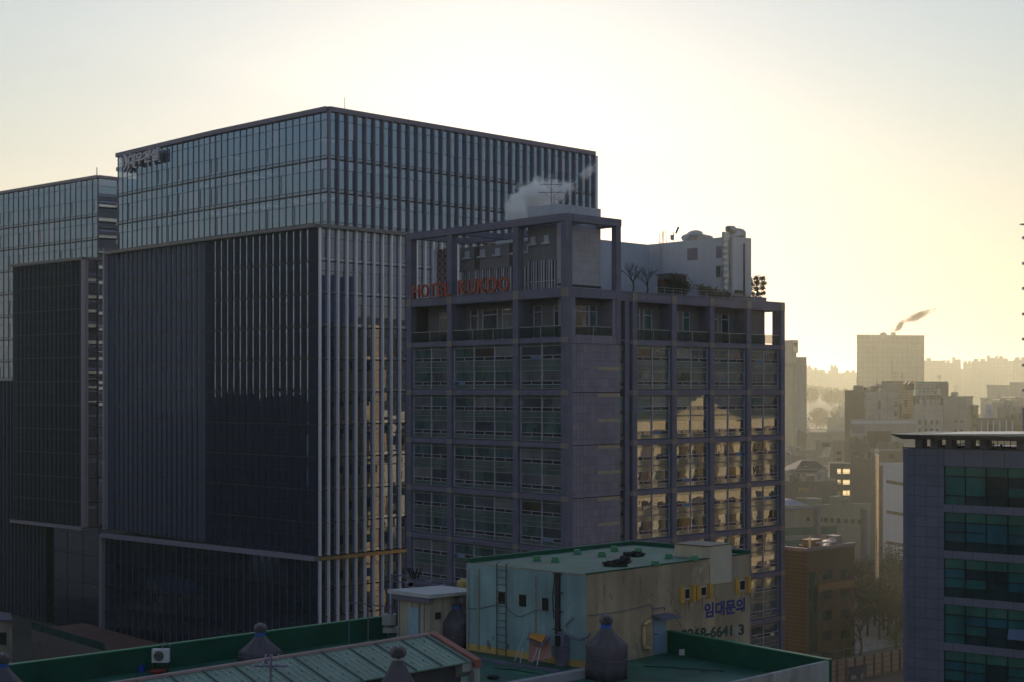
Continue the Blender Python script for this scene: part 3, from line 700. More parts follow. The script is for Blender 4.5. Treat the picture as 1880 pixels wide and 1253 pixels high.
# white roof-top annexe
aC, bC = 34.9, 2.5
ann = MB(); ann.box(H, aC, 39.1, bC, 29, 57.3, 66.45); ann.box(H, 15, aC - .002, 17.7, 29, 57.3, 66.4)
ann.build('annexe_wall', M['white'], hotel)
for (x0, x1, y0, y1, m) in ((1262, 1281, 456, 478, 'fin_dark'), (1315, 1335.5, 452, 473, 'fin_dark'), (1315, 1334, 488, 509, 'teal_dark')):
    s0, s1 = H.tb(x1, aC), H.tb(x0, aC); Ym = H.p(aC, (s0 + s1) / 2, 0).y
    b = MB(); b.box(H, aC - .04, aC + .1, s0, s1, zat(y1, Ym), zat(y0, Ym), M[m]); o = b.build('annexe_window', None, hotel)
    if y0 > 480:
        b = MB(); b.box(H, aC - .08, aC + .05, (s0 + s1) / 2 - .06, (s0 + s1) / 2 + .06, zat(y1, Ym), zat(y0, Ym)); b.build('window_frame', M['mullion'], o)
dm = mat("crumpled duct foil", (.42, .43, .46), .38, .75, var=.35, scale=3)
b = MB(); bD = bC + .75; c0 = H.p(aC - .55, bD, 0)
prof = [(.46 + (.05 if i % 2 else 0), 57.9 + i * .42) for i in range(21)]
b.lathe((c0.x, c0.y, 0), prof, n=14)
b.tube([H.p(aC - .55, bD, 66.0), H.p(aC - .45, bD, 66.8), H.p(aC - .0, bD - .1, 67.3), H.p(aC + .9, bD - .2, 67.4)], [.56, .62, .66, .6], n=12)
b.build('vertical_duct', dm, hotel)
def lump(c, r, m, seed, name, parent, sq=(1, 1, 1), n=14):
    b = MB(); rr = random.Random(seed); off = Vector((rr.random() * 9, rr.random() * 9, rr.random() * 9))
    prof = []
    for i in range(9):
        t = math.pi * i / 8; prof.append((max(.01, math.sin(t)) * r * sq[0], -math.cos(t) * r * sq[2]))
    b.lathe(c, prof, n=n, fn=lambda a, z, q: q * (1 + .35 * mnoise.noise(Vector((math.cos(a) * 1.3, math.sin(a) * 1.3, z / r * 1.2)) + off)))
    return b.build(name, m, parent)
for i, (px, py, r, sq) in enumerate(((1351, 430, .95, (1.25, 1, .9)), (1360, 431, .7, (1.1, 1, 1.2)), (1276, 433, 1.0, (1.3, 1, .8)), (1262, 437, .7, (1.2, 1, .8)), (1298, 436, .55, (1.5, 1, .6)), (1285, 436, .8, (1.6, 1, .6)))):
    lump(W(px, py, 199.5 if i < 2 else 204), r, dm, 40 + i, 'duct_head', hotel, sq)
b = MB(); b.tube([H.p(37.4, 2.42, 57.6), H.p(37.4, 2.42, 65.6)], .13, n=8); b.build('downpipe', M['dark_metal'], hotel)
b = MB(); b.box(H, 35.3, 37, 1.9, 2.48, 58.6, 59.0); b.build('duct_bracket', M['dark_metal'], hotel)
# parapet trim and guard rail of the roof garden
b = MB(); qbox(b, QR, 9.7, 44.9, .02, .5, BM - .02, BM + .12); b.build('parapet_cap', M['stone_u'], hotel)
b = MB(); qbox(b, QR, 35, 42.2, 1.2, 1.9, BM - .1, BM + .75); b.build('planter', M['stone_u'], hotel)
b = MB(); s0, s1 = H.ta(1204, 2.2), H.ta(1385, 2.2)
for z in (57.9, 58.25, 58.6): b.tube([H.p(s0, 2.2, z), H.p(s1, 2.2, z)], .03, n=4)
for i in range(13): s = s0 + (s1 - s0) * i / 12; b.tube([H.p(s, 2.2, 57.3), H.p(s, 2.2, 58.6)], .035, n=4)
b.build('guard_rail', M['rail'], hotel)
# lettering on the middle beam
sign = thing('hotel_sign', 'orange red hotel name letters standing along the middle beam of the open frame', 'sign', QL(20, -.1, BM))
def letters(word, px0, px1, h, w):
    n = len(word); tot = sum(w)
    s0, s1 = H.tb(px0, -.1), H.tb(px1, -.1); s = s0
    for ch, cw in zip(word, w):
        e = s + (s1 - s0) * cw / tot; g = (s1 - s0) / tot * .09
        place_text(ch, 'letter', QL(s - g * -1, -.12, BM + .03), QL(e - g, -.12, BM + .03), h, M['sign_red'], sign, .12, .012, 0)
        s = e
letters("HOTEL", 756, 828, 1.75, [1.05, 1.1, .9, .8, .8])
letters("KUKDO", 840, 937, 1.85, [1.0, 1.0, 1.0, 1.05, 1.15])

# roof-top things on the hotel
def antenna(loc, h, arms, label, name='tv_antenna', m='dark_metal', group=None):
    t = thing(name, label, 'antenna', loc, group); c = Vector(loc)
    b = MB(); b.tube([c, c + Vector((0, 0, h))], .05, n=6); b.build('mast', M[m], t)
    for (z, l, k, dirx) in arms:
        a = MB(); p = c + Vector((0, 0, z)); a.tube([p - Vector((l * .55, 0, 0)), p + Vector((l * .55, 0, 0))], .035, n=4)
        for i in range(k):
            x = -l * .5 + l * i / max(1, k - 1); q = p + Vector((x, 0, 0)); a.tube([q - Vector((0, .35, .12)), q + Vector((0, .35, .12))], .02, n=4)
        if dirx:
            a.tube([p - Vector((l * .3, 0, 0)), p - Vector((0, 0, .8))], .02, n=4); a.tube([p + Vector((l * .3, 0, 0)), p - Vector((0, 0, .8))], .02, n=4)
        a.build('antenna_arm', M[m], t)
    return t
antenna(W(1012, 377, 177.5), 4.1, [(1.6, 3.0, 6, 1), (2.6, 2.5, 6, 1), (3.4, 1.2, 3, 0)], 'tall two-armed aerial on the stair tower slab in front of white steam')
p = W(1236, 437, 208)
t = thing('panel_antenna', 'tilted panel antenna on a short mast on the white annexe roof', 'antenna', p)
b = MB(); b.tube([p + Vector((0, 0, -.5)), p + Vector((0, 0, .9))], .06); b.build('mast', M['dark_metal'], t)
b = MB(); c = p + Vector((.55, 0, 1.15)); d = Vector((.32, 0, .75)); e = Vector((.16, 0, -.07)); y = Vector((0, .12, 0))
b.hexa([c - d * .6 - e - y, c - d * .6 + e - y, c - d * .6 + e + y, c - d * .6 - e + y, c + d * .6 - e - y, c + d * .6 + e - y, c + d * .6 + e + y, c + d * .6 - e + y]); b.build('panel', M['dark_metal'], t)
b = MB(); b.tube([p + Vector((0, 0, .2)), c - d * .3], .04); b.wbox(p.x - .4, p.x + .1, p.y - .2, p.y + .2, p.z - .3, p.z + .4); b.build('bracket', M['fin_dark'], t)
p = H.p(34.75, 15.6, 57.3)
t = thing('roof_ladder', 'caged steel ladder climbing the white annexe wall', 'ladder', p)
b = MB()
q = H.p(34.75, 15.1, 57.3)
for r_ in (p, q): b.tube([r_, r_ + Vector((0, 0, 9.2)), r_ + Vector((.05, .05, 10.6)), r_ + Vector((.5, -.1, 10.9)), r_ + Vector((.6, .1, 9.2))], .045, n=5)
b.build('stile', M['rail'], t)
b = MB()
for i in range(22): b.tube([p + Vector((0, 0, .4 + i * .42)), q + Vector((0, 0, .4 + i * .42))], .025, n=4)
b.build('rung', M['rail'], t)
# timber hut on the roof garden
s0, s1 = H.tb(1232, 27.0), H.tb(1207, 27.0)
hut = thing('garden_hut', 'red brown timber hut on the hotel roof garden', 'hut', H.p(27, s0, 57.3))
tim = mat("red brown boards", (.16, .045, .025), .75, var=.35, scale=3)
b = MB(); b.box(H, 27, 30.2, s0, s1, 57.3, 61.0, tim); b.build('wall', None, hut)
b = MB(); b.box(H, 26.8, 30.4, s0 - .2, s1 + .2, 61.0, 61.15); b.build('roof', M['fin_dark'], hut)
b = MB()
for i in range(9): b.box(H, 26.93, 26.99, s0 + .1 + i * (s1 - s0) / 9, s0 + .2 + i * (s1 - s0) / 9, 60.4, 60.95)
b.build('slat', M['rail'], hut)

# plants ------------------------------------------------------------
def branchy(b, p, d, L, r, depth, rnd, spread=.7, twigs=3, lift=.15):
    q = p + d * L * .5 + Vector((rnd.uniform(-.05, .05) * L, rnd.uniform(-.05, .05) * L, 0)); e = q + (d + Vector((0, 0, lift * .4))).normalized() * L * .5
    b.tube([p, q, e], [r, r * .8, r * .62], n=5, cap=False)
    if depth == 0: return [e]
    out = []
    for i in range(twigs):
        a = rnd.uniform(0, 6.283); v = Vector((math.cos(a), math.sin(a), 0)) * spread * rnd.uniform(.6, 1.2)
        nd = (d + v + Vector((0, 0, lift))).normalized()
        out += branchy(b, e if i else q, nd, L * rnd.uniform(.6, .82), r * .6, depth - 1, rnd, spread, twigs, lift)
    return out
bark = mat("dark bark", (.045, .038, .035), .9, var=.3)
def leafmat(n, c): return mat(n, c, .6, var=.45, scale=1.2, spec=.25)
LEAF = [leafmat("dark leaf", (.030, .042, .018)), leafmat("dry leaf", (.055, .045, .022)), leafmat("conifer leaf", (.020, .034, .022)), leafmat("fresh leaf", (.085, .14, .03))]
def leaves(b, pts, n, r, size, rnd, m=None):
    for i in range(n):
        c = rnd.choice(pts) + Vector((rnd.gauss(0, r), rnd.gauss(0, r), rnd.gauss(0, r * .8)))
        u = Vector((rnd.gauss(0, 1), rnd.gauss(0, 1), rnd.gauss(0, 1))).normalized(); v = u.orthogonal().normalized(); s = size * rnd.uniform(.6, 1.4)
        b.poly([c - u * s, c - v * s * .5, c + u * s, c + v * s * .5], m)
def bare_tree(loc, h, seed, label, group=None, depth=4, spread=.8, twigs=3, name='bare_tree'):
    t = thing(name, label, 'tree', loc, group); rnd = random.Random(seed); b = MB(); c = Vector(loc)
    b.tube([c, c + Vector((.04 * h, 0, h * .22)), c + Vector((.02 * h, 0, h * .4))], [h * .03, h * .025, h * .02], n=6); b.build('trunk', bark, t)
    k = MB()
    for i in range(4): branchy(k, c + Vector((.02 * h, 0, h * (.3 + .03 * i))), Vector((rnd.uniform(-.8, .8), rnd.uniform(-.8, .8), .8)).normalized(), h * .24, h * .015, depth - 1, rnd, spread, twigs, .05)
    k.build('crown', bark, t); return t
bare_tree(H.p(H.ta(1161, 2.4), 2.4, 57.3), 4.6, 5, 'wide bare tree beside the hotel frame column on the roof garden', 'bare roof garden trees')
bare_tree(H.p(H.ta(1187, 2.6), 2.6, 57.3), 4.2, 9, 'smaller leaning bare tree between the wide one and the timber hut', 'bare roof garden trees')
def shrub(loc, w, h, seed, label, m, group=None, dens=420, name='shrub', leaf=.16):
    t = thing(name, label, 'shrub', loc, group); rnd = random.Random(seed); c = Vector(loc); b = MB(); pts = []
    for i in range(7):
        pts += branchy(b, c, Vector((rnd.uniform(-.6, .6), rnd.uniform(-.5, .5), 1)).normalized(), h * .4, .04, 2, rnd, .7, 3)
    for q in pts: q.x = c.x + (q.x - c.x) * w / h
    b.build('stem', bark, t)
    k = MB(); leaves(k, pts, dens, h * .12, leaf, rnd); k.build('foliage', m, t); return t
for i, (px, w, h, m, lab, bb) in enumerate(((1243, 2.6, 3.6, 2, 'dense dark evergreen shrub in front of the timber hut', 3.5), (1256, 2.2, 2.9, 0, 'dark rounded shrub right of the timber hut', 3.2), (1290, 2.2, 2.3, 1, 'reddish thin shrub under the annexe windows', 3.2),
        (1312, 1.8, 1.7, 1, 'low dry shrub beside the foil duct', 3.0), (1330, 1.9, 1.5, 0, 'low dark mound of shrub at the foot of the foil duct', 2.9), (1222, 1.8, 1.6, 0, 'small dark shrub at the left end of the roof rail', 3.2))):
    shrub(H.p(H.ta(px, bb), bb, 57.3), w, h, 60 + i, lab, LEAF[m], 'roof garden shrubs', 520)
# clipped cloud-pruned tree at the corner
c = H.p(41.2, 3.2, 57.9); t = thing('topiary_tree', 'clipped cloud-pruned pine against the sky at the right hotel roof corner', 'tree', c)
rnd = random.Random(77); b = MB(); b.tube([c, c + Vector((.1, 0, 1.2)), c + Vector((-.1, 0, 2.6)), c + Vector((.1, 0, 3.2))], [.09, .08, .06, .04]); k = MB()
for (dx, dz, r) in ((-.9, 2.9, .34), (0, 3.15, .36), (.8, 3.1, .34), (-.7, 2.25, .32), (.15, 2.45, .34), (.95, 2.4, .32), (-.9, 1.6, .30), (.0, 1.7, .32), (.8, 1.7, .33), (-.6, .95, .3), (.3, .9, .32), (1.0, 1.05, .26), (-.3, .35, .26), (.5, .3, .26)):
    q = c + Vector((dx, rnd.uniform(-.4, .4), dz)); b.tube([c + Vector((0, 0, dz * .8)), q], .03, n=4); leaves(k, [q], 240, r * .62, .12, rnd)
b.build('trunk', bark, t); k.build('crown', LEAF[2], t)

# ------------------------------------------------------------------ right-hand office block
RF = Fr((31.0, 112.9), 35.5, -54.5)
ro = thing('office_block', 'slate panelled office block with teal window bands and a thin dark roof canopy', 'office building', (31, 112.9, 0))
ZR = zat(823, 112.9)
b0 = RF.tb(1733, 0)
M['panel'] = tiled("slate wall panel", (.120, .132, .20), .95, .80, .02, .06, .5, 'w', offs=0.0)
M['panel_plain'] = mat("slate panel band", (.132, .142, .21), .5, var=.1)
zs = [(zat(856, 111), zat(926.5, 111))]
for k in range(1, 11): zs.append((zs[0][0] - 3.592 * k, zs[0][1] - 3.592 * k))
b = MB(); b.box(RF, .3, 14, -22, -.45, 0, ZR - .1, M['panel_plain'])
b.box(RF, 0, .3, b0, -.45, 0, ZR, M['panel']); b.box(RF, 0, .3, -22, b0, zs[0][0], ZR, M['panel_plain'])
for k in range(10): b.box(RF, 0, .3, -22, b0, zs[k + 1][0], zs[k][1], M['panel_plain'])
b.build('wall', None, ro)
b = MB(); b.box(RF, .12, 14, -.42, 0, 0, ZR - .05, M['panel_plain']); b.box(RF, .05, 14, -.449, -.421, 0, ZR, M['black']); b.build('corner_strip', None, ro)
b = MB()
for j in range(13): b.box(RF, -.02, .01, b0 - 1.55 * j - .012, b0 - 1.55 * j + .012, zs[0][0], ZR - .02)
for k in range(9):
    for j in range(13): b.box(RF, -.02, .01, b0 - 1.55 * j - .7, b0 - 1.55 * j - .68, zs[k + 1][0], zs[k][1])
b.build('panel_joint', M['dark_metal'], ro)
rr = random.Random(4)
for k in range(9):
    zt, zb = zs[k]; fr, pn = MB(), MB(); nj = 9; w = 1.62
    for j in range(nj):
        s1, s0 = b0 - j * w, b0 - (j + 1) * w
        rows = [(0, .78, 'teal_blind')]
        kind = rr.random()
        if kind < .45: rows += [(.78, 2.3, rr.choice(['teal', 'teal_up', 'teal_dark', 'teal_dark', 'teal_up'])), (2.3, 3.02, rr.choice(['teal_dark', 'teal_dark', 'teal']))]
        else: rows += [(.78, 1.52, rr.choice(['teal', 'teal_up', 'teal_dark', 'teal_up'])), (1.52, 2.28, rr.choice(['teal_dark', 'teal_up', 'teal'])), (2.28, 3.02, 'teal_dark')]
        for (u0, u1, m) in rows:
            t = [rr.gauss(0, .006) for _ in range(3)]
            pn.poly([RF.p(.12 + t[0], s0, zt - u1), RF.p(.12 + t[1], s1, zt - u1), RF.p(.12 + t[1] + t[2], s1, zt - u0), RF.p(.12 + t[0] + t[2], s0, zt - u0)], M[m])
            fr.box(RF, .06, .16, s0, s1, zt - u0 - .035, zt - u0 + .035 if u0 else zt)
        fr.box(RF, .05, .2, s1 - .05, s1 + .03, zb, zt)
    if k == 3:
        s1, s0 = b0 - 3 * w - .1, b0 - 4 * w; pn.hexa([RF.p(-.35, s0, zt - 2.2), RF.p(-.35, s1, zt - 2.2), RF.p(-.31, s1, zt - 2.2), RF.p(-.31, s0, zt - 2.2), RF.p(.02, s0, zt - 1.45), RF.p(.02, s1, zt - 1.45), RF.p(.06, s1, zt - 1.45), RF.p(.06, s0, zt - 1.45)], M['hopper_sky_blue'])
    o = fr.build('window_band', M['black'], ro); pn.build('pane', None, o)
b = MB()
zc = zat(803, 113)
def cp(px, a, z): return RF.p(a, RF.tb(px, 0), z)
bl, bm = RF.tb(1644, 0), RF.tb(1664, 0)
b.hexa([RF.p(-1, -20, zc - .10), RF.p(-1, bm, zc - .12), RF.p(9, bm, zc - .12), RF.p(9, -20, zc - .10), RF.p(-1, -20, zc + .22), RF.p(-1, bm, zc + .24), RF.p(9, bm, zc + .24), RF.p(9, -20, zc + .22)])
b.hexa([RF.p(-1, bm, zc - .12), RF.p(-1, bl, zc + .22), RF.p(9, bl, zc + .22), RF.p(9, bm, zc - .12), RF.p(-1, bm, zc + .24), RF.p(-1, bl, zc + .27), RF.p(9, bl, zc + .27), RF.p(9, bm, zc + .24)])
b.build('canopy', mat("dark canopy metal", (.05, .045, .045), .4, .5, var=.2), ro)
b = MB(); b.hexa([RF.p(0, -20, zc + .26), RF.p(0, bm - 1.5, zc + .26), RF.p(9, bm - 1.5, zc + .26), RF.p(9, -20, zc + .26), RF.p(0, -20, zc + .62), RF.p(0, bm - 1.5, zc + .27), RF.p(9, bm - 1.5, zc + .27), RF.p(9, -20, zc + .62)]); b.build('canopy_top', M['steel'], ro)
for (x0, x1) in ((1680, 1694), (1708, 1722), (1736, 1749), (1771, 1784), (1799, 1813), (1866, 1880)):
    b = MB(); s1, s0 = RF.tb(x0, .4), RF.tb(x1, .4); b.box(RF, .4, 1.6, s0 + .05, s1, ZR - .2, zc - .13, M['panel_plain']); b.build('pillar', None, ro)
b = MB(); b.box(RF, 5, 5.08, -20, -.6, ZR - .3, ZR + .12)
for i in range(36): b.box(RF, 5.0, 5.06, -20 + i * .5, -19.95 + i * .5, ZR, zc - .12)
b.build('rear_screen', M['dark_metal'], ro)
b = MB(); b.box(RF, -.05, .25, -20, 0, ZR + .001, ZR + .07); b.build('parapet_cap', M['dark_metal'], ro)
b = MB(); b.box(RF, 0.3, 13.9, -21.9, -.5, ZR - 1.5, ZR - 1.35); b.build('roof_deck', M['stone_post'], ro)

# two people on that roof
def person(loc, face, label, coat, arm):
    t = thing('person', label, 'person', loc, 'people on the office roof'); c = Vector(loc)
    me = bpy.data.meshes.new('body'); d = Vector((math.cos(face), math.sin(face), 0)); s = Vector((-math.sin(face), math.cos(face), 0)); z = Vector((0, 0, 1))
    V = [(0, 0, .92, .15), (0, 0, 1.12, .135), (0, 0, 1.34, .16), (0, .0, 1.45, .06), (.01, 0, 1.53, .075), (.02, 0, 1.64, .085), (.01, 0, 1.70, .055)]
    E_ = [(i, i + 1) for i in range(6)]
    for sg in (-1, 1):
        n = len(V); V += [(0, sg * .18, 1.38, .06), (-.02 + (.10 if sg == arm else 0), sg * .24, 1.12, .045), (.16 if sg == arm else .03, sg * .24, .90 if sg != arm else 1.15, .035), (.26 if sg == arm else .06, sg * (.20 if sg == arm else .25), .80 if sg != arm else 1.2, .03)]
        E_ += [(2, n), (n, n + 1), (n + 1, n + 2), (n + 2, n + 3)]
        n = len(V); V += [(0, sg * .09, .86, .095), (.03, sg * .10, .48, .07), (-.01, sg * .10, .10, .045), (.12, sg * .11, .035, .035)]
        E_ += [(0, n), (n, n + 1), (n + 1, n + 2), (n + 2, n + 3)]
    me.from_pydata([tuple(d * v[0] + s * v[1] + z * v[2]) for v in V], E_, [])
    o = bpy.data.objects.new('body', me); COL.objects.link(o)
    sk = o.modifiers.new("skin", 'SKIN'); 
    for i, v in enumerate(V): me.skin_vertices[0].data[i].radius = (v[3], v[3])
    me.skin_vertices[0].data[0].use_root = True
    ss = o.modifiers.new("sub", 'SUBSURF'); ss.levels = 1; ss.render_levels = 1
    bpy.context.view_layer.update(); dg = bpy.context.evaluated_depsgraph_get(); m2 = bpy.data.meshes.new_from_object(o.evaluated_get(dg))
    bpy.data.objects.remove(o); m2.materials.append(coat); o = bpy.data.objects.new('body', m2); COL.objects.link(o); o.parent = t
    hb = MB(); hb.lathe(c + d * .01 + z * 1.60, [(.095, 0), (.10, .06), (.085, .12), (.04, .16)], n=10); hb.build('hair', M['black'], t)
    fb = MB(); fb.lathe(c + d * .085 + z * 1.60, [(.012, -.03), (.02, -.01), (.008, .03)], n=6); fb.build('face', mat("skin", (.35, .22, .16), .6), t)
    jb = MB(); jb.lathe(c + z * .78, [(.20, 0), (.19, .25), (.185, .45), (.2, .6), (.09, .68)], n=12, fn=lambda a, zz, q: q * (1 - .22 * abs(math.cos(a - face)))); jb.build('jacket', coat, t)
    return t
pz = ZR - 1.34
q = RF.p(3.0, RF.tb(1824, 3.0), pz); person(tuple(q), R(200), 'taller dark-clothed person under the office roof canopy, arm raised', mat("dark coat", (.02, .02, .024), .8), 1)
q = RF.p(3.2, RF.tb(1838, 3.2), pz - .06); person(tuple(q), R(-20), 'second person in dark clothes facing the taller one on the office roof', mat("dark jacket", (.03, .028, .026), .8), -1)

# tower at the right picture edge (only its slab ends enter the picture)
et = thing('slab_tower', 'dark tower at the right picture edge showing only a column of slab ends', 'tower', (57, 155, 0))
EF = Fr((W(1881.5, 0, 155).x, 155), 60, 30); 
b = MB()
for (xp, ya, yb, zt_) in ((1881.4, 155, 169, zat(415, 155)), (1877.2, 155.2, 168, zat(749, 155))):
    xa, xb = W(xp, 0, ya).x, W(xp + 6, 0, yb).x; b.prism([(xa, ya), (xa + 14, ya - 3), (xb + 14, yb), (xb, yb)], 0, zt_, M['fin_dark'] if xp > 1880 else M['panel_plain'])
b.build('body', None, et)
for k, y in enumerate([437, 484, 530, 577, 623, 671, 717]):
    x0 = W(1876.5, 0, 155).x; b = MB(); b.wbox(x0, x0 + 1.2, 154.6, 155.1, zat(y + 2.5, 155), zat(y - 2.5, 155)); b.build('slab_end', M['fin_dark'], et)
x0 = W(1872.5, 0, 155).x; b = MB(); b.hexa([(x0, 154.6, zat(413, 155)), (x0 + 2, 154.6, zat(416, 155)), (x0 + 2, 155.2, zat(416, 155)), (x0, 155.2, zat(413, 155)), (x0, 154.6, zat(411.5, 155)), (x0 + 2, 154.6, zat(410, 155)), (x0 + 2, 155.2, zat(410, 155)), (x0, 155.2, zat(411.5, 155))]); b.build('roof_edge', M['fin_dark'], et)

# ------------------------------------------------------------------ generic city blocks
def block(name, label, cat, px0, pc, px1, ytop, Y, m, du=47, dv=-43, base=None, group=None, roof=True, mr=None, maxd=60, clutter=True):
    F = Fr((W(pc, 0, Y).x, Y), du, dv)
    la = min(maxd, max(.5, F.ta(px1))) if px1 > pc else 12; lb = min(maxd, max(.5, F.tb(px0))) if px0 < pc else 12
    zt = zat(ytop, Y); zb = base if base is not None else hill_z(F.O[0], Y) - 3
    t = thing(name, label, cat, (F.O[0], Y, zb), group)
    b = MB(); b.box(F, 0, la, 0, lb, zb, zt, m); b.build('wall', None, t)
    if clutter and Y < 700 and 'building' in name and la > 3:
        rc = random.Random(label)
        for i in range(rc.randint(2, 5)):
            b = MB()
            a_, b_, w_, h_ = rc.uniform(.1, .85) * la, rc.uniform(.5, min(lb, 12) * .8), rc.uniform(.8, 2.4), rc.uniform(.7, 2.2)
            if rc.random() < .35: b.lathe(F.p(a_, b_, zt), [(w_ * .5, 0), (w_ * .5, h_), (w_ * .2, h_ + .4)], n=10)
            else: b.box(F, a_, min(a_ + w_, la), b_, b_ + w_, zt, zt + h_)
            if rc.random() < .6: b.tube([F.p(a_, b_, zt), F.p(a_, b_, zt + rc.uniform(2, 4.5))], .05, n=4)
            b.build('roof_unit', mr or m, t)
    if roof:
        b = MB(); b.box(F, -.15, la + .15, -.15, .35, zt - .02, zt + .5, mr or m); b.box(F, -.15, .35, .36, lb + .15, zt - .021, zt + .49, mr or m)
        b.build('parapet', None, t)
    return t, F, la, lb, zt
def win_u(t, F, rects, m, b_=-.05, name='window'):
    for (x0, x1, y0, y1) in rects:
        a0, a1 = F.ta(x0), F.ta(x1); Ym = F.p((a0 + a1) / 2, 0, 0).y
        b = MB(); b.box(F, a0, a1, b_, .1, zat(y1, Ym), zat(y0, Ym)); b.build(name, m, t)
def win_v(t, F, rects, m, a_=-.05, name='window'):
    for (x0, x1, y0, y1) in rects:
        s0, s1 = F.tb(x1), F.tb(x0); Ym = F.p(0, (s0 + s1) / 2, 0).y
        b = MB(); b.box(F, a_, .1, s0, s1, zat(y1, Ym), zat(y0, Ym)); b.build(name, m, t)
g1 = mat("grey render", (.31, .31, .30), .85, var=.12, streak=.12); g2 = mat("olive grey render", (.155, .15, .135), .85, var=.15, streak=.12)
g3 = tiled("pale block facade", (.34, .345, .35), 3.2, 3.3, .05, .06, .7, 'x', offs=0.0); tan = tiled("tan lit facade tone", (.36, .27, .18), 4, .8, .05, .08, .8, 'u', offs=0.0)
g4 = mat("blue grey metal roof", (.12, .15, .22), .5, .2, var=.2); g5 = mat("beige render", (.40, .37, .31), .85, var=.12, streak=.15)
brickm = tiled("brown brick", (.070, .056, .048), 1.2, .32, .015, .18, .8, 'u'); wg = M['teal_dark']; dk = mat("dark fill", (.06, .058, .055), .8)
# brown brick building
t, F, la, lb, zt = block('brick_building', 'brown brick building with square windows right of the hotel', 'building', 1436, 1481, 1569, 1013, 233, brickm, base=0, mr=M['stone_post'])
for y0 in (1047, 1084, 1121, 1158, 1196):
    for (x0, x1) in ((1510, 1527), (1544, 1561)):
        win_u(t, F, [(x0, x1, y0 - (x0 - 1510) * .06, y0 + 17 - (x0 - 1510) * .06)], M['teal_dark'])
win_u(t, F, [(1485, 1500, 1051, 1225)], M['teal_dark'], name='stair_window')
win_u(t, F, [(1503, 1568, 1069, 1082)], mat("ochre brick band", (.15, .105, .06), .8, var=.3, scale=2), -.03, 'brick_band'); 
b = MB(); c = F.p(.5, 3, 0)
for i in range(9): b.box(F, .6 + i * 1.0, 1.2 + i * 1.1, 1.0 + (i % 3), 1.8 + (i % 2), zt - .3, zt + .5 + .25 * (i % 3))
b.box(F, 3.5, 6.5, 1.5, 3.5, zt, zt + 1.5); b.build('roof_unit', mat("rusty roof unit", (.20, .13, .09), .7, var=.4, scale=2), t)
b = MB(); p = F.p(2.0, .8, zt); b.tube([p, p + Vector((0, 0, 2.2))], .18); b.tube([p + Vector((1, 0, 1.2)), p + Vector((4.5, 1, 1.3))], .12); b.build('vent_pipe', M['steel'], t)
# grey cluster
t, F, la, lb, zt = block('grey_building', 'dark olive grey building with small blocks along its stepped roof', 'building', 1551, 1551.5, 1626, 720, 424, g2, 86, -4, 0)
for i, x in enumerate((1564, 1577, 1591, 1604, 1617)):
    a = F.ta(x); b = MB(); b.box(F, a, a + 1.0, .5, 3, zt, zat(718 - i * 2.8, 424)); b.build('roof_block', g2, t)
b = MB(); b.tube([F.p(F.ta(1562), 1, zt + .4), F.p(F.ta(1624), 1, zat(704, 424))], .09, n=4); b.build('roof_rail', M['rail'], t)
t, F, la, lb, zt = block('grey_building', 'mid grey panelled building with narrow upright windows below the sunlit tan tower', 'building', 1588, 1590, 1650, 724, 416, g3, 84, -10, 0)
win_u(t, F, [(1612, 1617, 736, 752), (1612, 1617, 755, 771), (1641, 1647, 738, 747), (1641, 1647, 756, 765)], wg)
t, F, la, lb, zt = block('tan_tower', 'tan banded tower block with a flat grey left side and aerials', 'building', 1620, 1648, 1677, 703, 420, tan, 58, -40, 0)  # tan puts the light reflected onto this face into its colour
b = MB(); b.box(F, -.12, -.02, .0, lb, zat(724, 420), zt + .4); b.build('grey_side', g1, t)
win_u(t, F, [(1652, 1655, 742, 770), (1660, 1665, 735, 748), (1658, 1673, 760, 771)], dk)
win_u(t, F, [(1662, 1677, 705, 717)], dk, -.3, 'roof_opening')
for i, (px, hh) in enumerate(((1637, 7), (1643, 3.4), (1657, 3.2))):
    antenna(W(px, 703, 423), hh, [] if i == 0 else [(hh * .8, 1.6, 3, 0), (hh * .55, 1.4, 3, 0)], ['tallest thin bare mast on the tan tower roof', 'twin-armed aerial beside the bare mast on the tan tower', 'short aerial nearest the green billboard'][i], 'roof_mast', group='aerials on the tan tower')
for i, px in enumerate((1663, 1671)):
    p = W(px, 705, 415); d = MB(); d.lathe(p, [(.02, 0), (.5, .12), (.9, .42)], n=12); o = d.build('satellite_dish', M['black']); o.rotation_euler = (0, 0, 0)
    for v in o.data.vertices:
        c = Vector(v.co) - p; v.co = p + Matrix.Rotation(R(-50), 3, 'Y') @ c
    tag(o, ['dark satellite dish tilted on the tan tower edge', 'dark satellite dish touching the green billboard'][i], 'dish', 'dishes beside the billboard')
t, F, la, lb, zt = block('billboard_building', 'grey building carrying a green and white rooftop billboard', 'building', 1676, 1728, 1737, 731, 408, g2, 42, -70, 0)
bt = thing('billboard', 'green framed rooftop billboard with two lines of Korean lettering', 'sign', F.p(0, 0, zt))
grn = mat("green sign frame", (.10, .19, .16), .6); whs = mat("white sign face", (.42, .46, .46), .6, var=.06)
z0, z1 = zat(730.5, 408), zat(701, 408)
b = MB(); b.box(F, 0, la + 1.5, .05, F.tb(1680.5), z0, z1, grn); b.build('frame', None, bt)
def bv(px): return F.tb(px)
b = MB(); b.box(F, -.12, .02, bv(1727.5), bv(1680.8), zat(726, 409), zat(714.5, 409)); b.box(F, -.12, .02, bv(1717), bv(1682.5), zat(712.5, 409), zat(704, 409)); b.build('sign_face', whs, bt)
b = MB(); b.box(F, .3, la + 1.3, -.1, .06, zat(725, 408), zat(704, 408)); b.build('side_face', mat("brown sign side", (.17, .16, .14), .7), bt)
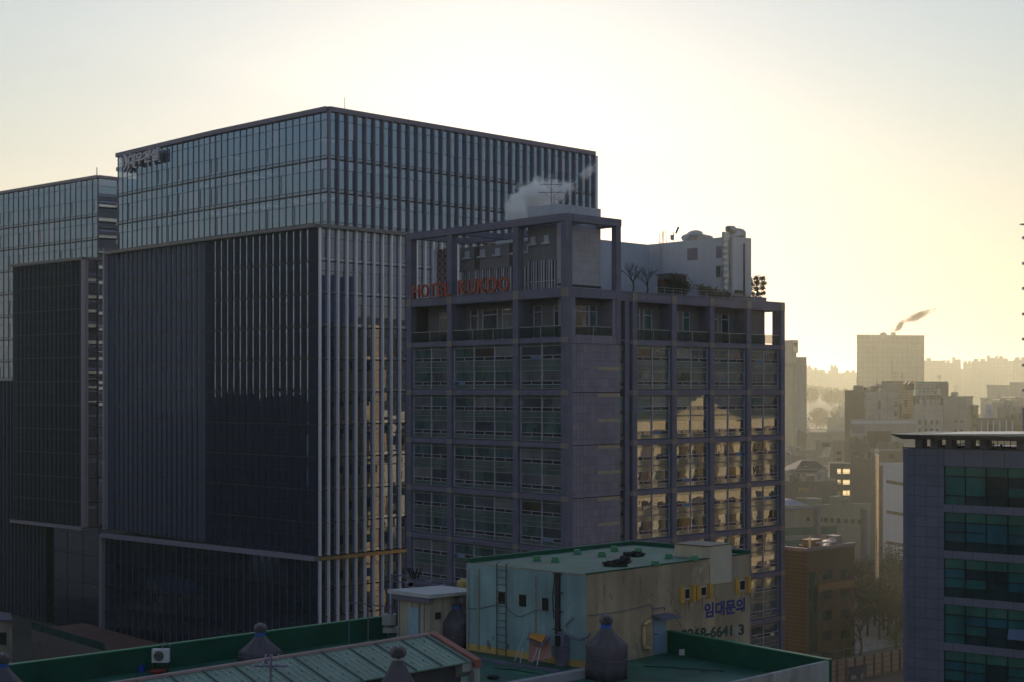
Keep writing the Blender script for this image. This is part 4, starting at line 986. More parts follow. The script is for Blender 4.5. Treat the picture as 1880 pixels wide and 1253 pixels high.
place_text("은평광건설", 'lettering', F.p(-.15, bv(1687), zat(724, 409)), F.p(-.15, bv(1720), zat(724, 409)), 1.35, mat("dark sign ink", (.06, .10, .09), .6), bt, .02, .02)
place_text("영광여성사우나텔", 'lettering', F.p(-.15, bv(1684), zat(711.6, 409)), F.p(-.15, bv(1715), zat(711.6, 409)), 1.0, mat("red brown sign ink", (.17, .07, .08), .6), bt, .02, .02)
antenna(W(1724.5, 701, 410), 2.0, [(1.6, 1.2, 3, 0), (1.2, 1.2, 3, 0)], 'small aerial standing on the green billboard', 'roof_mast')
t, F, la, lb, zt = block('grey_building', 'pale grey building with small square windows under the billboard', 'building', 1676, 1677, 1731, 748, 398, g3, 86, -8, 0)
win_u(t, F, [(x, x + 4.5, 771.5, 780) for x in (1686, 1697.5, 1708, 1718.5)] + [(x, x + 4.5, 787.5, 794) for x in (1686, 1697.5, 1708, 1718.5)], wg)
b = MB()
for i in range(11): a = F.ta(1704 + i * 2.5); b.box(F, a, a + .18, .3, .5, zt, zt + .5)
b.build('roof_baluster', M['white'], t)
t, F, la, lb, zt = block('grey_building', 'plain grey building with a brownish right end right of the billboard', 'building', 1732, 1775, 1786, 731, 404, g1, 40, -74, 0)
win_v(t, F, [(1752, 1757, 772, 776.5), (1763, 1768, 772, 776.5), (1752, 1757, 789, 793), (1763, 1768, 789, 793)], wg)
t, F, la, lb, zt = block('grey_building', 'narrow lower brownish building attached at the right of the plain grey one', 'building', 1784, 1785, 1796, 748, 404, g2, 80, -10, 0)
win_u(t, F, [(1788, 1793, 762, 768), (1788, 1793, 779, 784)], dk)
t, F, la, lb, zt = block('grey_building', 'long grey building front with pale framing lines below the tan tower', 'building', 1561, 1562, 1682, 773, 388, g1, 84, -8, 0)
win_u(t, F, [(1562.5, 1681, 773, 778)], M['white'], -.2, 'cornice'); win_u(t, F, [(1565, 1587, 780, 797), (1565, 1587, 799, 813)], mat("grey glazing", (.20, .21, .23), .3), -.06)
win_u(t, F, [(1563, 1588, 797, 798.5), (1563, 1588, 813, 814.5)], M['white'], -.15, 'ledge'); win_u(t, F, [(1592, 1636, 792, 826)], dk, -.08, 'recess_shade_panel'); win_u(t, F, [(1642, 1648, 812, 822)], wg)  # dark panel on the flat wall paints the shade of a recess
t, F, la, lb, zt = block('grey_building', 'dark tall grey block standing below the long framed grey front', 'building', 1560, 1561, 1597, 816, 372, g2, 84, -8, 0)
win_u(t, F, [(1566, 1576, 831, 836)], dk)
t, F, la, lb, zt = block('grey_building', 'shaded brown grey block with one pale roof line behind the steel flue', 'building', 1594, 1596, 1668, 827, 360, g2, 84, -8, 0)
win_u(t, F, [(1632, 1641, 834, 842)], wg); win_u(t, F, [(1616, 1655, 826, 827.4)], M['white'], -.3, 'roof_line')
# stair building with back-lit landings: light falls right through the glazed landings
F = Fr((W(1562, 0, 330).x, 330), 6, -84)
t = thing('stair_building', 'dark narrow building with four glowing stair landings seen through from behind', 'building', (F.O[0], 330, 0))
z_t = zat(851, 330); bL = F.tb(1523); w0, w1 = F.tb(1561), F.tb(1537)
rows = [(861, 870.5), (881, 890.5), (900.5, 910.5), (920, 929.5)]
b = MB(); b.box(F, 0, 2, w1, bL, 0, z_t, g2); b.box(F, 0, 2, 0, w0, 0, z_t, g2)
zz = z_t
for (y0, y1) in rows:
    b.box(F, 0, 2, w0, w1, zat(y0, 330), zz, g2); zz = zat(y1, 330)
b.box(F, 0, 2, w0, w1, 0, zz, g2); b.build('wall', None, t)
tm = bpy.data.materials.new("frosted landing glass"); tm.use_nodes = True; tt = tm.node_tree; tt.nodes.clear(); to = N(tt, "ShaderNodeOutputMaterial"); tr = N(tt, "ShaderNodeBsdfTranslucent"); tr.inputs[0].default_value = (.9, .84, .66, 1); tt.links.new(tr.outputs[0], to.inputs[0])
for (y0, y1) in rows:
    b = MB(); b.box(F, .9, .93, w0, w1, zat(y1, 330), zat(y0, 330)); o = b.build('landing_window', tm, t)
    b = MB(); wm = (w0 + w1) / 2 + .45; b.box(F, .7, .85, wm - .35, wm + .1, zat(y1, 330), zat(y0, 330)); b.box(F, .7, .86, w0, w1, zat(y1, 330) + .25, zat(y1, 330) + .32); b.build('landing_frame', g2, o)
block('grey_building', 'plain dark grey wall joining the glowing stair landings on the right', 'building', 1561, 1562.5, 1612, 846, 335, g2, 84, -4, 0, maxd=40)
# white building with sloping dark bands
t, F, la, lb, zt = block('white_building', 'blue white building with slanting dark bands left of the slate office block', 'building', 1616.5, 1621, 1700, 855, 300, mat("blue white panel", (.50, .57, .66), .6, var=.06, streak=.06), 85, -42, 0, clutter=False)
for (y0, y1) in ((881, 887), (937, 943), (993, 999)):
    a0, a1 = F.ta(1627), F.ta(1665); b = MB()
    b.hexa([F.p(a0, -.08, zat(y1, 300)), F.p(a1, -.08, zat(y1 + 7, 300)), F.p(a1, .1, zat(y1 + 7, 300)), F.p(a0, .1, zat(y1, 300)), F.p(a0, -.08, zat(y0, 300)), F.p(a1, -.08, zat(y0 + 7, 300)), F.p(a1, .1, zat(y0 + 7, 300)), F.p(a0, .1, zat(y0, 300))]); b.build('slanting_band', mat("brown band", (.16, .14, .12), .7), t)
b = MB(); b.box(F, -.06, .0, 0, lb, 0, zt); b.build('brown_side', mat("brown side", (.20, .15, .11), .8, var=.2), t)
# steel flue
p = W(1610.5, 960, 250); p.z = 12; fl = thing('steel_flue', 'tall ribbed steel flue glinting gold against the dark grey block', 'chimney', p)
b = MB(); zt_ = zat(832, 250); n = 46
b.lathe((p.x, p.y, 0), [(.30 + (.05 if i % 2 else 0), 12 + (zt_ - 12) * i / n) for i in range(n + 1)], n=12); b.build('pipe', mat("bright steel", (.75, .72, .62), .22, 1.0, var=.12, scale=3), fl, True)
b = MB(); b.lathe((p.x, p.y, zt_), [(.22, 0), (.22, .25), (.45, .3), (.45, .5), (.1, .75)], n=12); b.build('cap', M['steel'], fl)
# long low school-like building
t, F, la, lb, zt = block('low_building', 'long low green grey building with ribbon windows behind the brown brick one', 'building', 1420, 1421, 1598, 934, 296, mat("green grey render", (.20, .235, .225), .8, var=.12, streak=.1), 70, -40, 0)
win_u(t, F, [(x, x + w, 949.5 + (x - 1480) * .05, 957.5 + (x - 1480) * .05) for x, w in ((1481, 5), (1504, 6.5), (1513, 6), (1524, 7), (1536, 6.5), (1550, 6), (1562, 7), (1575, 5))], wg)
win_u(t, F, [(1441, 1536, 968, 982), (1441, 1484, 992, 1006)], M['teal'], name='ribbon_window')
for i, (x0, x1, y0) in enumerate(((1493.5, 1498.5, 930), (1580.5, 1585, 935))):
    win_u(t, F, [(x0, x1, y0, 1070)], M['fin_dark'], -1.2, 'dark_pier')
hb = MB(); z0 = zat(933, 300)
hb.hexa([F.p(F.ta(1425), -1, z0), F.p(F.ta(1500), -1, z0), F.p(F.ta(1524), 14, z0), F.p(F.ta(1425), 14, z0), F.p(F.ta(1442), 5, z0 + 1.6), F.p(F.ta(1490), 5, z0 + 1.6), F.p(F.ta(1494), 8, z0 + 1.6), F.p(F.ta(1446), 8, z0 + 1.6)]); hb.build('blue_roof', mat("blue sheet roof", (.09, .13, .26), .5, var=.15), t)
# houses beyond
t, F, la, lb, zt = block('hip_roof_house', 'grey house with a dark hipped roof and small windows', 'house', 1450, 1451, 1518, 866, 345, g1, 82, -10, 0)
b = MB(); a0, a1 = F.ta(1463), F.ta(1515); b.hexa([F.p(a0 - 1, -.6, zt), F.p(a1 + 1, -.6, zt), F.p(a1 + 1, 9, zt), F.p(a0 - 1, 9, zt), F.p(F.ta(1482), 3.6, zat(846, 349)), F.p(F.ta(1507), 3.6, zat(846, 349)), F.p(F.ta(1507), 5, zat(846, 349)), F.p(F.ta(1482), 5, zat(846, 349))]); b.build('roof', mat("dark shingle", (.06, .055, .05), .8), t)
win_u(t, F, [(x, x + 4, 870, 876) for x in (1456, 1464, 1474, 1484, 1500, 1509)], dk)
for x in (1477, 1515):
    a = F.ta(x); b = MB(); b.box(F, a, a + .7, 0, .6, zat(858.5, 345), zat(856, 345)); b.build('skylight', M['steel'], t)
block('beige_building', 'plain beige box building with a bright roof line beside the hotel edge', 'building', 1430, 1431, 1473, 839, 372, g5, 84, -6, 0)
t, F, la, lb, zt = block('terraced_building', 'pale building with a striped sloping gable and green roof panel', 'building', 1498, 1528, 1551, 812, 400, g5, 50, -70, 0)
b = MB(); a = [F.p(-.3, F.tb(1521), zat(816, 402)), F.p(-.3, F.tb(1529), zat(816, 402)), F.p(-.3, F.tb(1524), zat(840, 402)), F.p(-.3, F.tb(1506), zat(840, 402))]
b.hexa([a[3], a[2], a[2] + Vector((0, 2, 0)), a[3] + Vector((0, 2, 0)), a[0], a[1], a[1] + Vector((0, 2, 0)), a[0] + Vector((0, 2, 0))]); b.build('striped_gable', mat("white gable", (.55, .53, .47), .7), t)
win_u(t, F, [(1536, 1544, 829, 835), (1536, 1544, 842, 847)], dk)
win_v(t, F, [(1513, 1527, 813, 821)], mat("green roof sheet", (.10, .16, .12), .7), -.7, 'green_panel')
t, F, la, lb, zt = block('flat_building', 'long flat pale building with a gold-lit roof railing and planting', 'building', 1480, 1482, 1556, 797, 470, g5, 84, -6, 0)
b = MB()
for i in range(40): a = i * la / 40; b.box(F, a, a + .12, 0, .12, zt + .4, zt + 1.4)
b.box(F, 0, la, 0, .12, zt + 1.3, zt + 1.5); b.build('roof_railing', M['steel'], t)
block('flat_building', 'low brownish box building left of the gold-lit roof railing', 'building', 1463, 1464, 1481, 803, 462, g2, 84, -6, 0)
block('flat_building', 'wide low grey building stepping down below the long pale one', 'building', 1430, 1431, 1540, 829, 430, g1, 84, -6, 0)
t, F, la, lb, zt = block('flat_building', 'low brown workshop roof with gold-lit edge above the blue sheet roof', 'building', 1430, 1431, 1532, 888, 322, g2, 84, -6, 0)
win_u(t, F, [(1466 + i * 4, 1468 + i * 4, 896, 903 - (i % 3)) for i in range(5)], mat("gold sign strokes", (.55, .42, .16), .5), -.1, 'sign_stroke'); win_u(t, F, [(1461, 1498, 914, 915.3)], M['steel'], -.5, 'roof_edge')
block('flat_building', 'grey block with faint windows between the brown workshop and the glowing landings', 'building', 1499, 1500, 1532, 884, 326, g1, 84, -6, 0)
block('white_building', 'small white low building among hazy trees left of the grey cluster', 'building', 1518, 1519, 1552, 769, 640, g5, 84, -6)
block('white_building', 'pale roofed low building half hidden in the hazy trees', 'building', 1538, 1539, 1560, 747, 860, g5, 84, -6)
# slim tower with a sign box
t, F, la, lb, zt = block('slim_tower', 'slim hazy tower with a dark service shaft right beside the hotel edge', 'tower', 1425, 1456, 1468, 668, 520, g5, 60, -46, 0, maxd=30)
b = MB(); b.box(F, .2, F.ta(1468), -3.0, -.02, 0, zat(656, 520)); b.build('service_shaft', g1, t)
bt = thing('rooftop_sign', 'pale sign cube on top of the slim hazy tower', 'sign', F.p(0, 0, zt))
F2 = Fr((W(1455, 0, 516).x, 516), 50, -40); b = MB(); b.box(F2, 0, F2.ta(1465.5), 0, F2.tb(1438), zat(648, 516), zat(624.5, 516)); b.build('body', g1, bt)
b = MB(); b.box(F2, .3, F2.ta(1465.5) - .3, -.1, .02, zat(646, 517), zat(627, 517)); b.build('sign_face', mat("cream sign face", (.6, .52, .4), .7), bt)
b = MB(); b.box(F2, .8, F2.ta(1465.5) - .8, -.16, .0, zat(634, 517), zat(629.5, 517)); b.box(F2, 1.4, 2.6, -.16, .0, zat(637, 517), zat(635.6, 517)); b.build('sign_bar', dk, bt)
b = MB(); b.box(F2, .4, 2.8, .4, 4, zt, zat(648, 516)); b.build('sign_leg', g1, bt)
# row at the right middle distance
t, F, la, lb, zt = block('pilastered_building', 'low building with pale pilasters above the office canopy', 'building', 1794, 1795, 1905, 771, 384, g2, 84, -6, 0)
win_u(t, F, [(x, x + 2.2, 772, 800) for x in (1800, 1811.5, 1822, 1833.5, 1845.5, 1857)], M['white'], -.35, 'pilaster'); win_u(t, F, [(x, x + 9, 780, 800) for x in (1813.5, 1824, 1860, 1866)], dk)
block('grey_building', 'plain grey roof box above the pilastered building', 'building', 1831, 1832, 1900, 750, 396, g1, 84, -6, 0)
p = W(1816.5, 768, 390); st = thing('shop_sign', 'upright white rooftop sign with one grey symbol', 'sign', p)
b = MB(); b.wbox(p.x - .95, p.x + .95, p.y, p.y + .4, p.z - 2, zat(743, 390)); b.build('board', M['white'], st)
b = MB(); b.tube([(p.x + .45 * math.cos(k * .6), p.y - .05, p.z + 1.9 + .45 * math.sin(k * .6)) for k in range(11)], .08, n=4); b.tube([(p.x, p.y - .05, p.z + 1.4), (p.x + .3, p.y - .05, p.z + .6)], .08, n=4); b.build('symbol', M['fin_dark'], st)
block('white_building', 'pale low building behind the upright white rooftop sign', 'building', 1823, 1824, 1900, 741, 470, g5, 84, -6, 0)
block('flat_building', 'low flat building with bright sheet roofs below the right hill', 'building', 1800, 1801, 1900, 733, 640, g1, 84, -6)
for i, (x0, x1, y, Y) in enumerate(((1845, 1876, 733.5, 560), (1863, 1890, 729, 600))):
    F = Fr((W(x0, 0, Y).x, Y), 84, -6); b = MB(); b.box(F, 0, F.ta(x1), 0, 12, zat(y + 1.6, Y), zat(y, Y)); o = b.build('sheet_roof_shed', mat("bright sheet roof", (.7, .64, .5), .3, .4)); tag(o, ['lower of the two bright flat shed roofs at the right', 'upper of the two bright flat shed roofs at the right'][i], 'shed', 'bright shed roofs')
block('flat_building', 'hazy grey block on the right skyline hill beside the picture edge', 'building', 1854, 1855, 1910, 703.5, 820, g1, 84, -6)
block('flat_building', 'lower hazy block with roof boxes left of the grey skyline block', 'building', 1812, 1813, 1856, 709, 840, g1, 84, -6)
# far slab with chimney
t, F, la, lb, zt = block('far_slab_tower', 'broad hazy slab high-rise with a smoking chimney', 'high-rise', 1573, 1575, 1697, 616, 900, tiled("far slab facade", (.30, .27, .22), 3.4, 3.2, .35, .05, .8, 'x', offs=0.0, mcol=(.24, .215, .175)), 74, -20)
p = W(1641, 612, 905); b = MB(); b.wbox(p.x - 1.2, p.x + 1.2, p.y, p.y + 2.4, zt - 1, p.z + .5); b.build('chimney', g1, t)
lump(W(1622, 617, 905), 2.4, g1, 3, 'roof_dome', t)
b = MB(); b.tube([W(1636, 616, 905), W(1636, 600, 905)], .18, n=4); b.tube([W(1594, 616, 905), W(1594, 608, 905)], .15, n=4); b.build('mast', g1, t)
slabw = mat('faded pale window', (.35, .32, .27), .8)
win_u(t, F, [(1607, 1665, 637, 641), (1668, 1696, 639, 643)], slabw, -.4, 'pale_band')
for j in range(7):
    for i in range(5): win_u(t, F, [(1670 + i * 5.3, 1673 + i * 5.3, 645 + j * 4.2, 647.6 + j * 4.2)], slabw, -.25)
# apartment rows on the ridge
apm = tiled("far apartment facade", (.36, .34, .30), 4, 2.9, .5, .06, .85, 'x', offs=0.0, mcol=(.28, .265, .23))
aps = [(1462, 1478, 673, 1800), (1477, 1492, 676, 1820), (1491, 1515, 680, 1780), (1524, 1539, 675.5, 1850), (1514, 1550, 686, 1830), (1549, 1576, 684.5, 1880),
       (1696, 1730, 663, 1700), (1729, 1749, 667, 1720), (1748, 1764, 661, 1740), (1768, 1788, 668.5, 1760), (1760, 1773, 678, 1790), (1784, 1816, 664, 1700), (1812, 1828, 658, 1720), (1826, 1846, 659, 1740), (1843, 1864, 663.5, 1760), (1861, 1890, 661.5, 1700)]
words_ = ['leftmost', 'second', 'third', 'fourth and tallest', 'broad low', 'sixth']
for i, (x0, x1, y, Y) in enumerate(aps):
    side = 'left of the smoking slab' if i < 6 else 'right of the smoking slab'
    nm = ['first', 'second', 'third', 'raised fourth', 'wide lower fifth', 'sixth'][i] if i < 6 else ['first', 'second', 'raised third', 'fourth', 'low fifth', 'broad sixth', 'raised seventh', 'eighth', 'ninth', 'last'][i - 6]
    t, F, la, lb, zt = block('apartment_block', f'{nm} pale hazy apartment block from the left, {side}', 'apartment block', x0, x0 + .5, x1, y, Y, apm, 86, -4, group='apartment blocks on the ridge')
    for q in range(1 + i % 2):
        a = la * (.25 + .4 * q); b = MB(); b.box(F, a, a + la * .16, 2, 8, zt, zt + 3.5); b.build('lift_housing', apm, t)

# off to the sides: blocks seen in the mirror glass
def mirror_block(name, label, F, a0, a1, b0_, b1, z, m, face, nw, nf, wm):
    t = thing(name, label, 'building', F.p((a0 + a1) / 2, (b0_ + b1) / 2, 0)); b = MB(); b.box(F, a0, a1, b0_, b1, 0, z); b.build('wall', m, t)
    for k in range(nf):
        zz = z - 2.2 - k * (z - 3) / nf; bb = MB()
        for j in range(nw):
            if face == 'b':
                w = (a1 - a0) / nw; bb.box(F, a0 + j * w + w * .13, a0 + (j + 1) * w - w * .13, b1, b1 + .06, zz - 2.3, zz)
            else:
                w = (b1 - b0_) / nw; bb.box(F, a1, a1 + .06, b0_ + j * w + w * .2, b0_ + (j + 1) * w - w * .2, zz - 1.6, zz)
        bb.build('window_row', wm, t)
    return t
cream = mat("cream stucco", (.90, .72, .40), .85, var=.12, scale=.3, streak=.12)
t = mirror_block('cream_building', 'sunlit cream pedimented building mirrored in the right hotel windows', H, 60, 122, -62, -42, 40, cream, 'b', 13, 10, M['teal_dark'])
b = MB(); b.hexa([H.p(72, -62, 40), H.p(90, -62, 40), H.p(90, -42, 40), H.p(72, -42, 40), H.p(80.5, -62, 44.5), H.p(81.5, -62, 44.5), H.p(81.5, -42, 44.5), H.p(80.5, -42, 44.5)]); b.build('pediment', cream, t)
for k in range(14):
    b = MB(); b.box(H, 60.5 + k * 4.6, 62.0 + k * 4.6, -42, -40.6, 0, 38); b.build('pilaster', cream, t)
for z in (38.2, 26, 13):
    b = MB(); b.box(H, 59.5, 122.5, -42, -40.2, z, z + 1.3); b.build('cornice', cream, t)
mirror_block('dark_block', 'dark brown block beyond the cream building, mirrored in the upper right hotel windows', H, 46, 150, -96, -74, 66, mat("dark brown facade", (.085, .065, .045), .85, var=.35, scale=.15, streak=.3), 'b', 20, 16, M['teal_dark'])
for i, (x, y, w, d, z, c) in enumerate(((-150, 172, 38, 24, 62, (.16, .11, .075)), (-158, 202, 42, 20, 58, (.13, .115, .10)), (-166, 230, 48, 20, 44, (.10, .085, .075)), (-140, 140, 36, 24, 60, (.15, .13, .10)), (-128, 118, 32, 20, 33, (.12, .09, .07)), (-190, 256, 60, 18, 40, (.11, .10, .10)))):
    F = Fr((x, y), 88, -2)
    mirror_block('old_block', ['russet', 'drab grey', 'dark brown', 'ochre', 'low red brown', 'slate grey'][i] + ' block outside the left picture edge mirrored in the towers', F, 0, w, 0, d, z, mat("old block %d" % i, c, .8, streak=.3), 'a', 6, 9, M['teal_dark'])

# ------------------------------------------------------------------ trees of the middle distance
def leafy_tree(loc, h, w, seed, label, m, group, n=900, leaf=.35):
    t = thing('tree', label, 'tree', loc, group); rnd = random.Random(seed); c = Vector(loc); b = MB()
    b.tube([c, c + Vector((.1, 0, h * .25)), c + Vector((0, .1, h * .5))], [h * .03, h * .022, h * .014], n=6); pts = []
    for i in range(6): pts += branchy(b, c + Vector((0, 0, h * (.22 + .05 * i))), Vector((rnd.uniform(-1, 1), rnd.uniform(-1, 1), .7)).normalized(), h * .26, h * .012, 2, rnd, .8, 3)
    for q in pts: q.x = c.x + (q.x - c.x) * w
    b.build('trunk', bark, t); k = MB(); leaves(k, pts, n, h * .055, leaf, rnd); k.build('crown', m, t); return t
lots = [(1592, 1128, 262, 9, 0), (1606, 1118, 274, 11, 1), (1622, 1126, 268, 9, 0), (1636, 1118, 276, 12, 1), (1652, 1122, 270, 10, 0), (1600, 1108, 292, 12, 0), (1628, 1108, 290, 13, 1), (1648, 1106, 294, 13, 0), (1586, 1110, 285, 12, 1), (1614, 1130, 258, 8, 0), (1630, 1128, 262, 10, 1), (1645, 1128, 260, 11, 0), (1657, 1124, 266, 11, 1)]
for i, (px, py, Y, h, m) in enumerate(lots):
    q = W(px, py, Y); leafy_tree((q.x, Y, 0), h, 1.1, 100 + i, ['dark evergreen tree in the shaded clump behind the lot', 'dry brown tree in the shaded clump behind the lot'][m], LEAF[m], 'trees behind the parking lot', 1100, .3)
p = W(1642, 1196, 244); bare_tree((p.x, 244, 0), 8, 31, 'bare street tree standing over the red-posted fence', depth=4)
p = W(1646, 1196, 246); shrub((p.x, 246, 0), 3.6, 4.2, 32, 'fresh green bush lit behind the bare street tree', LEAF[3], None, 700, name='bush', leaf=.2)
p = W(1578, 1196, 240); bare_tree((p.x, 240, 0), 9, 35, 'bare brown tree against the corner of the brick building', depth=4)
p = W(1556, 1200, 230); bare_tree((p.x, 230, 0), 6, 36, 'low bare tree in front of the brick building', depth=4)
# hazy hillside trees: three prototypes, copied
protos = []
for i in range(4):
    rnd = random.Random(200 + i); t = thing('hill_tree', 'hazy winter tree on the far slope', 'tree', (0, 0, 0), 'hazy trees on the far slope'); b = MB(); h = 10; c = Vector((0, 0, 0)); pts = []
    b.tube([c, Vector((.2, 0, 3)), Vector((0, .1, 5))], [.3, .24, .16], n=5)
    for k in range(5): pts += branchy(b, Vector((0, 0, 2 + k * .6)), Vector((rnd.uniform(-1, 1), rnd.uniform(-1, 1), .8)).normalized(), 2.6, .12, 2, rnd, .8, 3)
    b.build('trunk', bark, t); k = MB()
    for q in range(900 if i < 3 else 1300):
        v = Vector((rnd.gauss(0, 1), rnd.gauss(0, 1), rnd.gauss(0, 1))).normalized() * rnd.random() ** .4; w_ = 1 + .35 * mnoise.noise(v * 2 + Vector((i * 3, 0, 0)))
        c = Vector((v.x * 3.6 * w_, v.y * 3.6 * w_, 5.6 + v.z * 4.2 * w_)); leaves(k, [c], 1, .1, .42, rnd)
    k.build('crown', LEAF[1] if i < 3 else LEAF[0], t); protos.append(t)
rnd = random.Random(5); first = [True] * 4
spots = [(1470 + i * 7.5, rnd.uniform(560, 780)) for i in range(12)] + [(1744 + i * 6.5, rnd.uniform(690, 820)) for i in range(13)] + [(1468 + i * 9.5, rnd.uniform(860, 1150)) for i in range(11)] + [(1742 + i * 9, rnd.uniform(860, 1100)) for i in range(15)] + [(1472 + i * 10, rnd.uniform(1200, 1500)) for i in range(10)]
for i, (px, Y) in enumerate(spots):
    k = i % 4; o = protos[k] if first[k] else copy_tree(protos[k]); first[k] = False
    x = W(px + rnd.uniform(-3, 3), 0, Y).x; o.location = (x, Y, hill_z(x, Y) - .3); s = rnd.uniform(.9, 1.5); o.scale = (s * 1.15, s * 1.15, s); o.rotation_euler = (0, 0, rnd.uniform(0, 6.28))

# red-posted fence round the lot
FF = Fr((W(1526, 0, 219).x, 219), 52, -38); L = FF.ta(1662)
ft = thing('fence', 'grey panel fence with red posts along the parking lot', 'fence', FF.p(0, 0, 0)); zt = zat(1215, 219)
b = MB(); b.box(FF, -1, L + 2, 0, .08, zt - 7, zt); b.build('panel', mat("grey fence sheet", (.20, .20, .215), .6, var=.1), ft)
b = MB()
for k in range(7): b.box(FF, -1, L + 2, -.05, 0, zt - .75 - k * .85, zt - .68 - k * .85)
b.build('cross_rail', M['dark_metal'], ft)
redm = mat("dull red post", (.13, .028, .026), .6)
for x in (1537, 1553, 1569.5, 1586.5, 1604.5, 1619.5, 1636, 1651.5):
    a = FF.ta(x); b = MB(); b.box(FF, a - .17, a + .17, -.14, .0, zt - 7, zt - .02); b.build('post', redm, ft)
b = MB(); b.box(FF, -1, L + 2, -.04, .1, zt + .001, zt + .12)
for k in range(9): a = FF.ta(1534 + k * 15.5); b.box(FF, a, a + .06, 0, .06, zt + .12, zt + 1.5)
b.box(FF, -1, L + 2, 0, .06, zt + 1.5, zt + 1.56); b.build('top_rail', mat("green fence rail", (.08, .13, .11), .6), ft)
pb = thing('poster', 'dark blue poster hung on the red-posted fence', 'poster', FF.p(FF.ta(1572), -.2, zt - 3))
b = MB(); b.box(FF, FF.ta(1556), FF.ta(1589), -.24, -.18, zt - 6, zat(1226, 221)); b.build('sheet', mat("blue poster", (.028, .045, .12), .6, var=.4, scale=.8, col2=(.09, .13, .21), patch=.9), pb)
b = MB(); a = FF.ta(1575); b.hexa([FF.p(a, -.27, zt - 5), FF.p(a + .5, -.27, zt - 5), FF.p(a + .5, -.25, zt - 5), FF.p(a, -.25, zt - 5), FF.p(a + .6, -.27, zt - 2.6), FF.p(a + 1.0, -.27, zt - 2.6), FF.p(a + 1.0, -.25, zt - 2.6), FF.p(a + .6, -.25, zt - 2.6)]); a = FF.ta(1560); b.box(FF, a, a + 1.2, -.27, -.25, zt - 3.3, zt - 2.7); b.build('print', mat("pale print", (.22, .25, .32), .6), pb)

# ------------------------------------------------------------------ foreground roof
ZD = 31.7
PF = Fr((3.59, 68.4), 46.5, -50)
L1 = (-22.6, 63.4); dL1 = ang(48.4); Cc = (14.55, 64.7); dN = ang(47.0)
paint = lambda n, c, **k: mat(n, c, k.pop('rough', .45), **k)
green_d = paint("dark green roof paint", (.006, .075, .050), var=.3, scale=.6, rough=.6, spec=.25)
green_deck = paint("worn green deck paint", (.030, .115, .088), var=.45, scale=.35, col2=(.045, .17, .12), patch=.45, rough=.5)
green_pale = paint("faded green roof coat", (.080, .165, .125), var=.35, scale=.4, col2=(.15, .14, .12), patch=.55, rough=.6)
green_edge = paint("bright green coping", (.02, .17, .08), var=.25)  # brighter green paints the light on the parapet tops; plugs share it
blue_wall = mat("pale blue wall paint", (.25, .38, .43), .8, var=.25, scale=.35, streak=.25, sscale=.9)
yel_wall = mat("ochre cream wall paint", (.40, .325, .235), .85, var=.3, scale=.3, streak=.28, sscale=.8, col2=(.44, .36, .27), patch=.35)
yel_base = mat("ochre base coat", (.50, .34, .12), .85, var=.2)
dirty_white = mat("dirty white wall", (.34, .35, .37), .85, var=.15, scale=.5, streak=.25, col2=(.22, .22, .22), patch=.55)
pA, pB = adv(L1, dL1, -60), adv(L1, dL1, 29)
pD = PF.p(6.2, .0, 0); pE = adv(Cc, dN, -60)
fb_ = thing('roof_building', 'near building whose green painted flat roof fills the foreground', 'building', (-6, 62, 0))
b = MB(); b.prism([pE, Cc, (pD.x, pD.y), PF.p(6.2, 6, 0)[:2], pB, pA], 0, ZD); b.build('body', dirty_white, fb_)
b = MB(); b.poly([(x, y, ZD + .004) for x, y in (pE, Cc, (pD.x, pD.y), PF.p(6.2, 6, 0)[:2], pB, pA)]); b.build('roof_deck', green_deck, fb_)
def wall_run(p, q, th, z0, z1, m, name, parent, inward):
    d, L = wall_dirs(p, q); n = inward
    b = MB(); b.prism([p, q, (q[0] + n[0] * th, q[1] + n[1] * th), (p[0] + n[0] * th, p[1] + n[1] * th)], z0, z1); return b.build(name, m, parent)
nin = (dL1[1], -dL1[0])
wall_run(pA, adv(L1, dL1, 21.6), .2, ZD + .005, ZD + 1.1, green_d, 'parapet', fb_, nin)
wall_run((pA[0] - nin[0] * .03, pA[1] - nin[1] * .03), (adv(L1, dL1, 21.65)[0] - nin[0] * .03, adv(L1, dL1, 21.65)[1] - nin[1] * .03), .27, ZD + 1.1, ZD + 1.16, green_edge, 'coping', fb_, nin)
nR = (-ang(43)[0], -ang(43)[1])
d_, L_ = wall_dirs(Cc, (pD.x, pD.y)); nR = (-abs(d_[1]), -abs(d_[0]))
wall_run(Cc, (pD.x - .05, pD.y + .05), .22, ZD + .006, ZD + 1.1, green_d, 'parapet', fb_, nR)
wall_run((Cc[0] + .03, Cc[1] + .02), (pD.x, pD.y), .28, ZD + 1.1, ZD + 1.15, green_edge, 'coping', fb_, nR)
nN = (-dN[1], dN[0])
wall_run(adv(Cc, dN, -.23), pE, .2, ZD - .5, ZD + 1.09, dirty_white, 'parapet', fb_, nN)
q = (4.1, 66.6); qn = adv(q, ang(48), -34); wall_run(qn, q, .38, ZD + .007, ZD + .42, mat("lavender grey low wall", (.33, .32, .37), .8, var=.15, streak=.1), 'low_wall', fb_, (-ang(48)[1], ang(48)[0]))
wall_run((-1.9, 70.6), (2.2, 67.3), .16, ZD + .007, ZD + .13, M['stone_post'], 'kerb', fb_, (.6, .75))

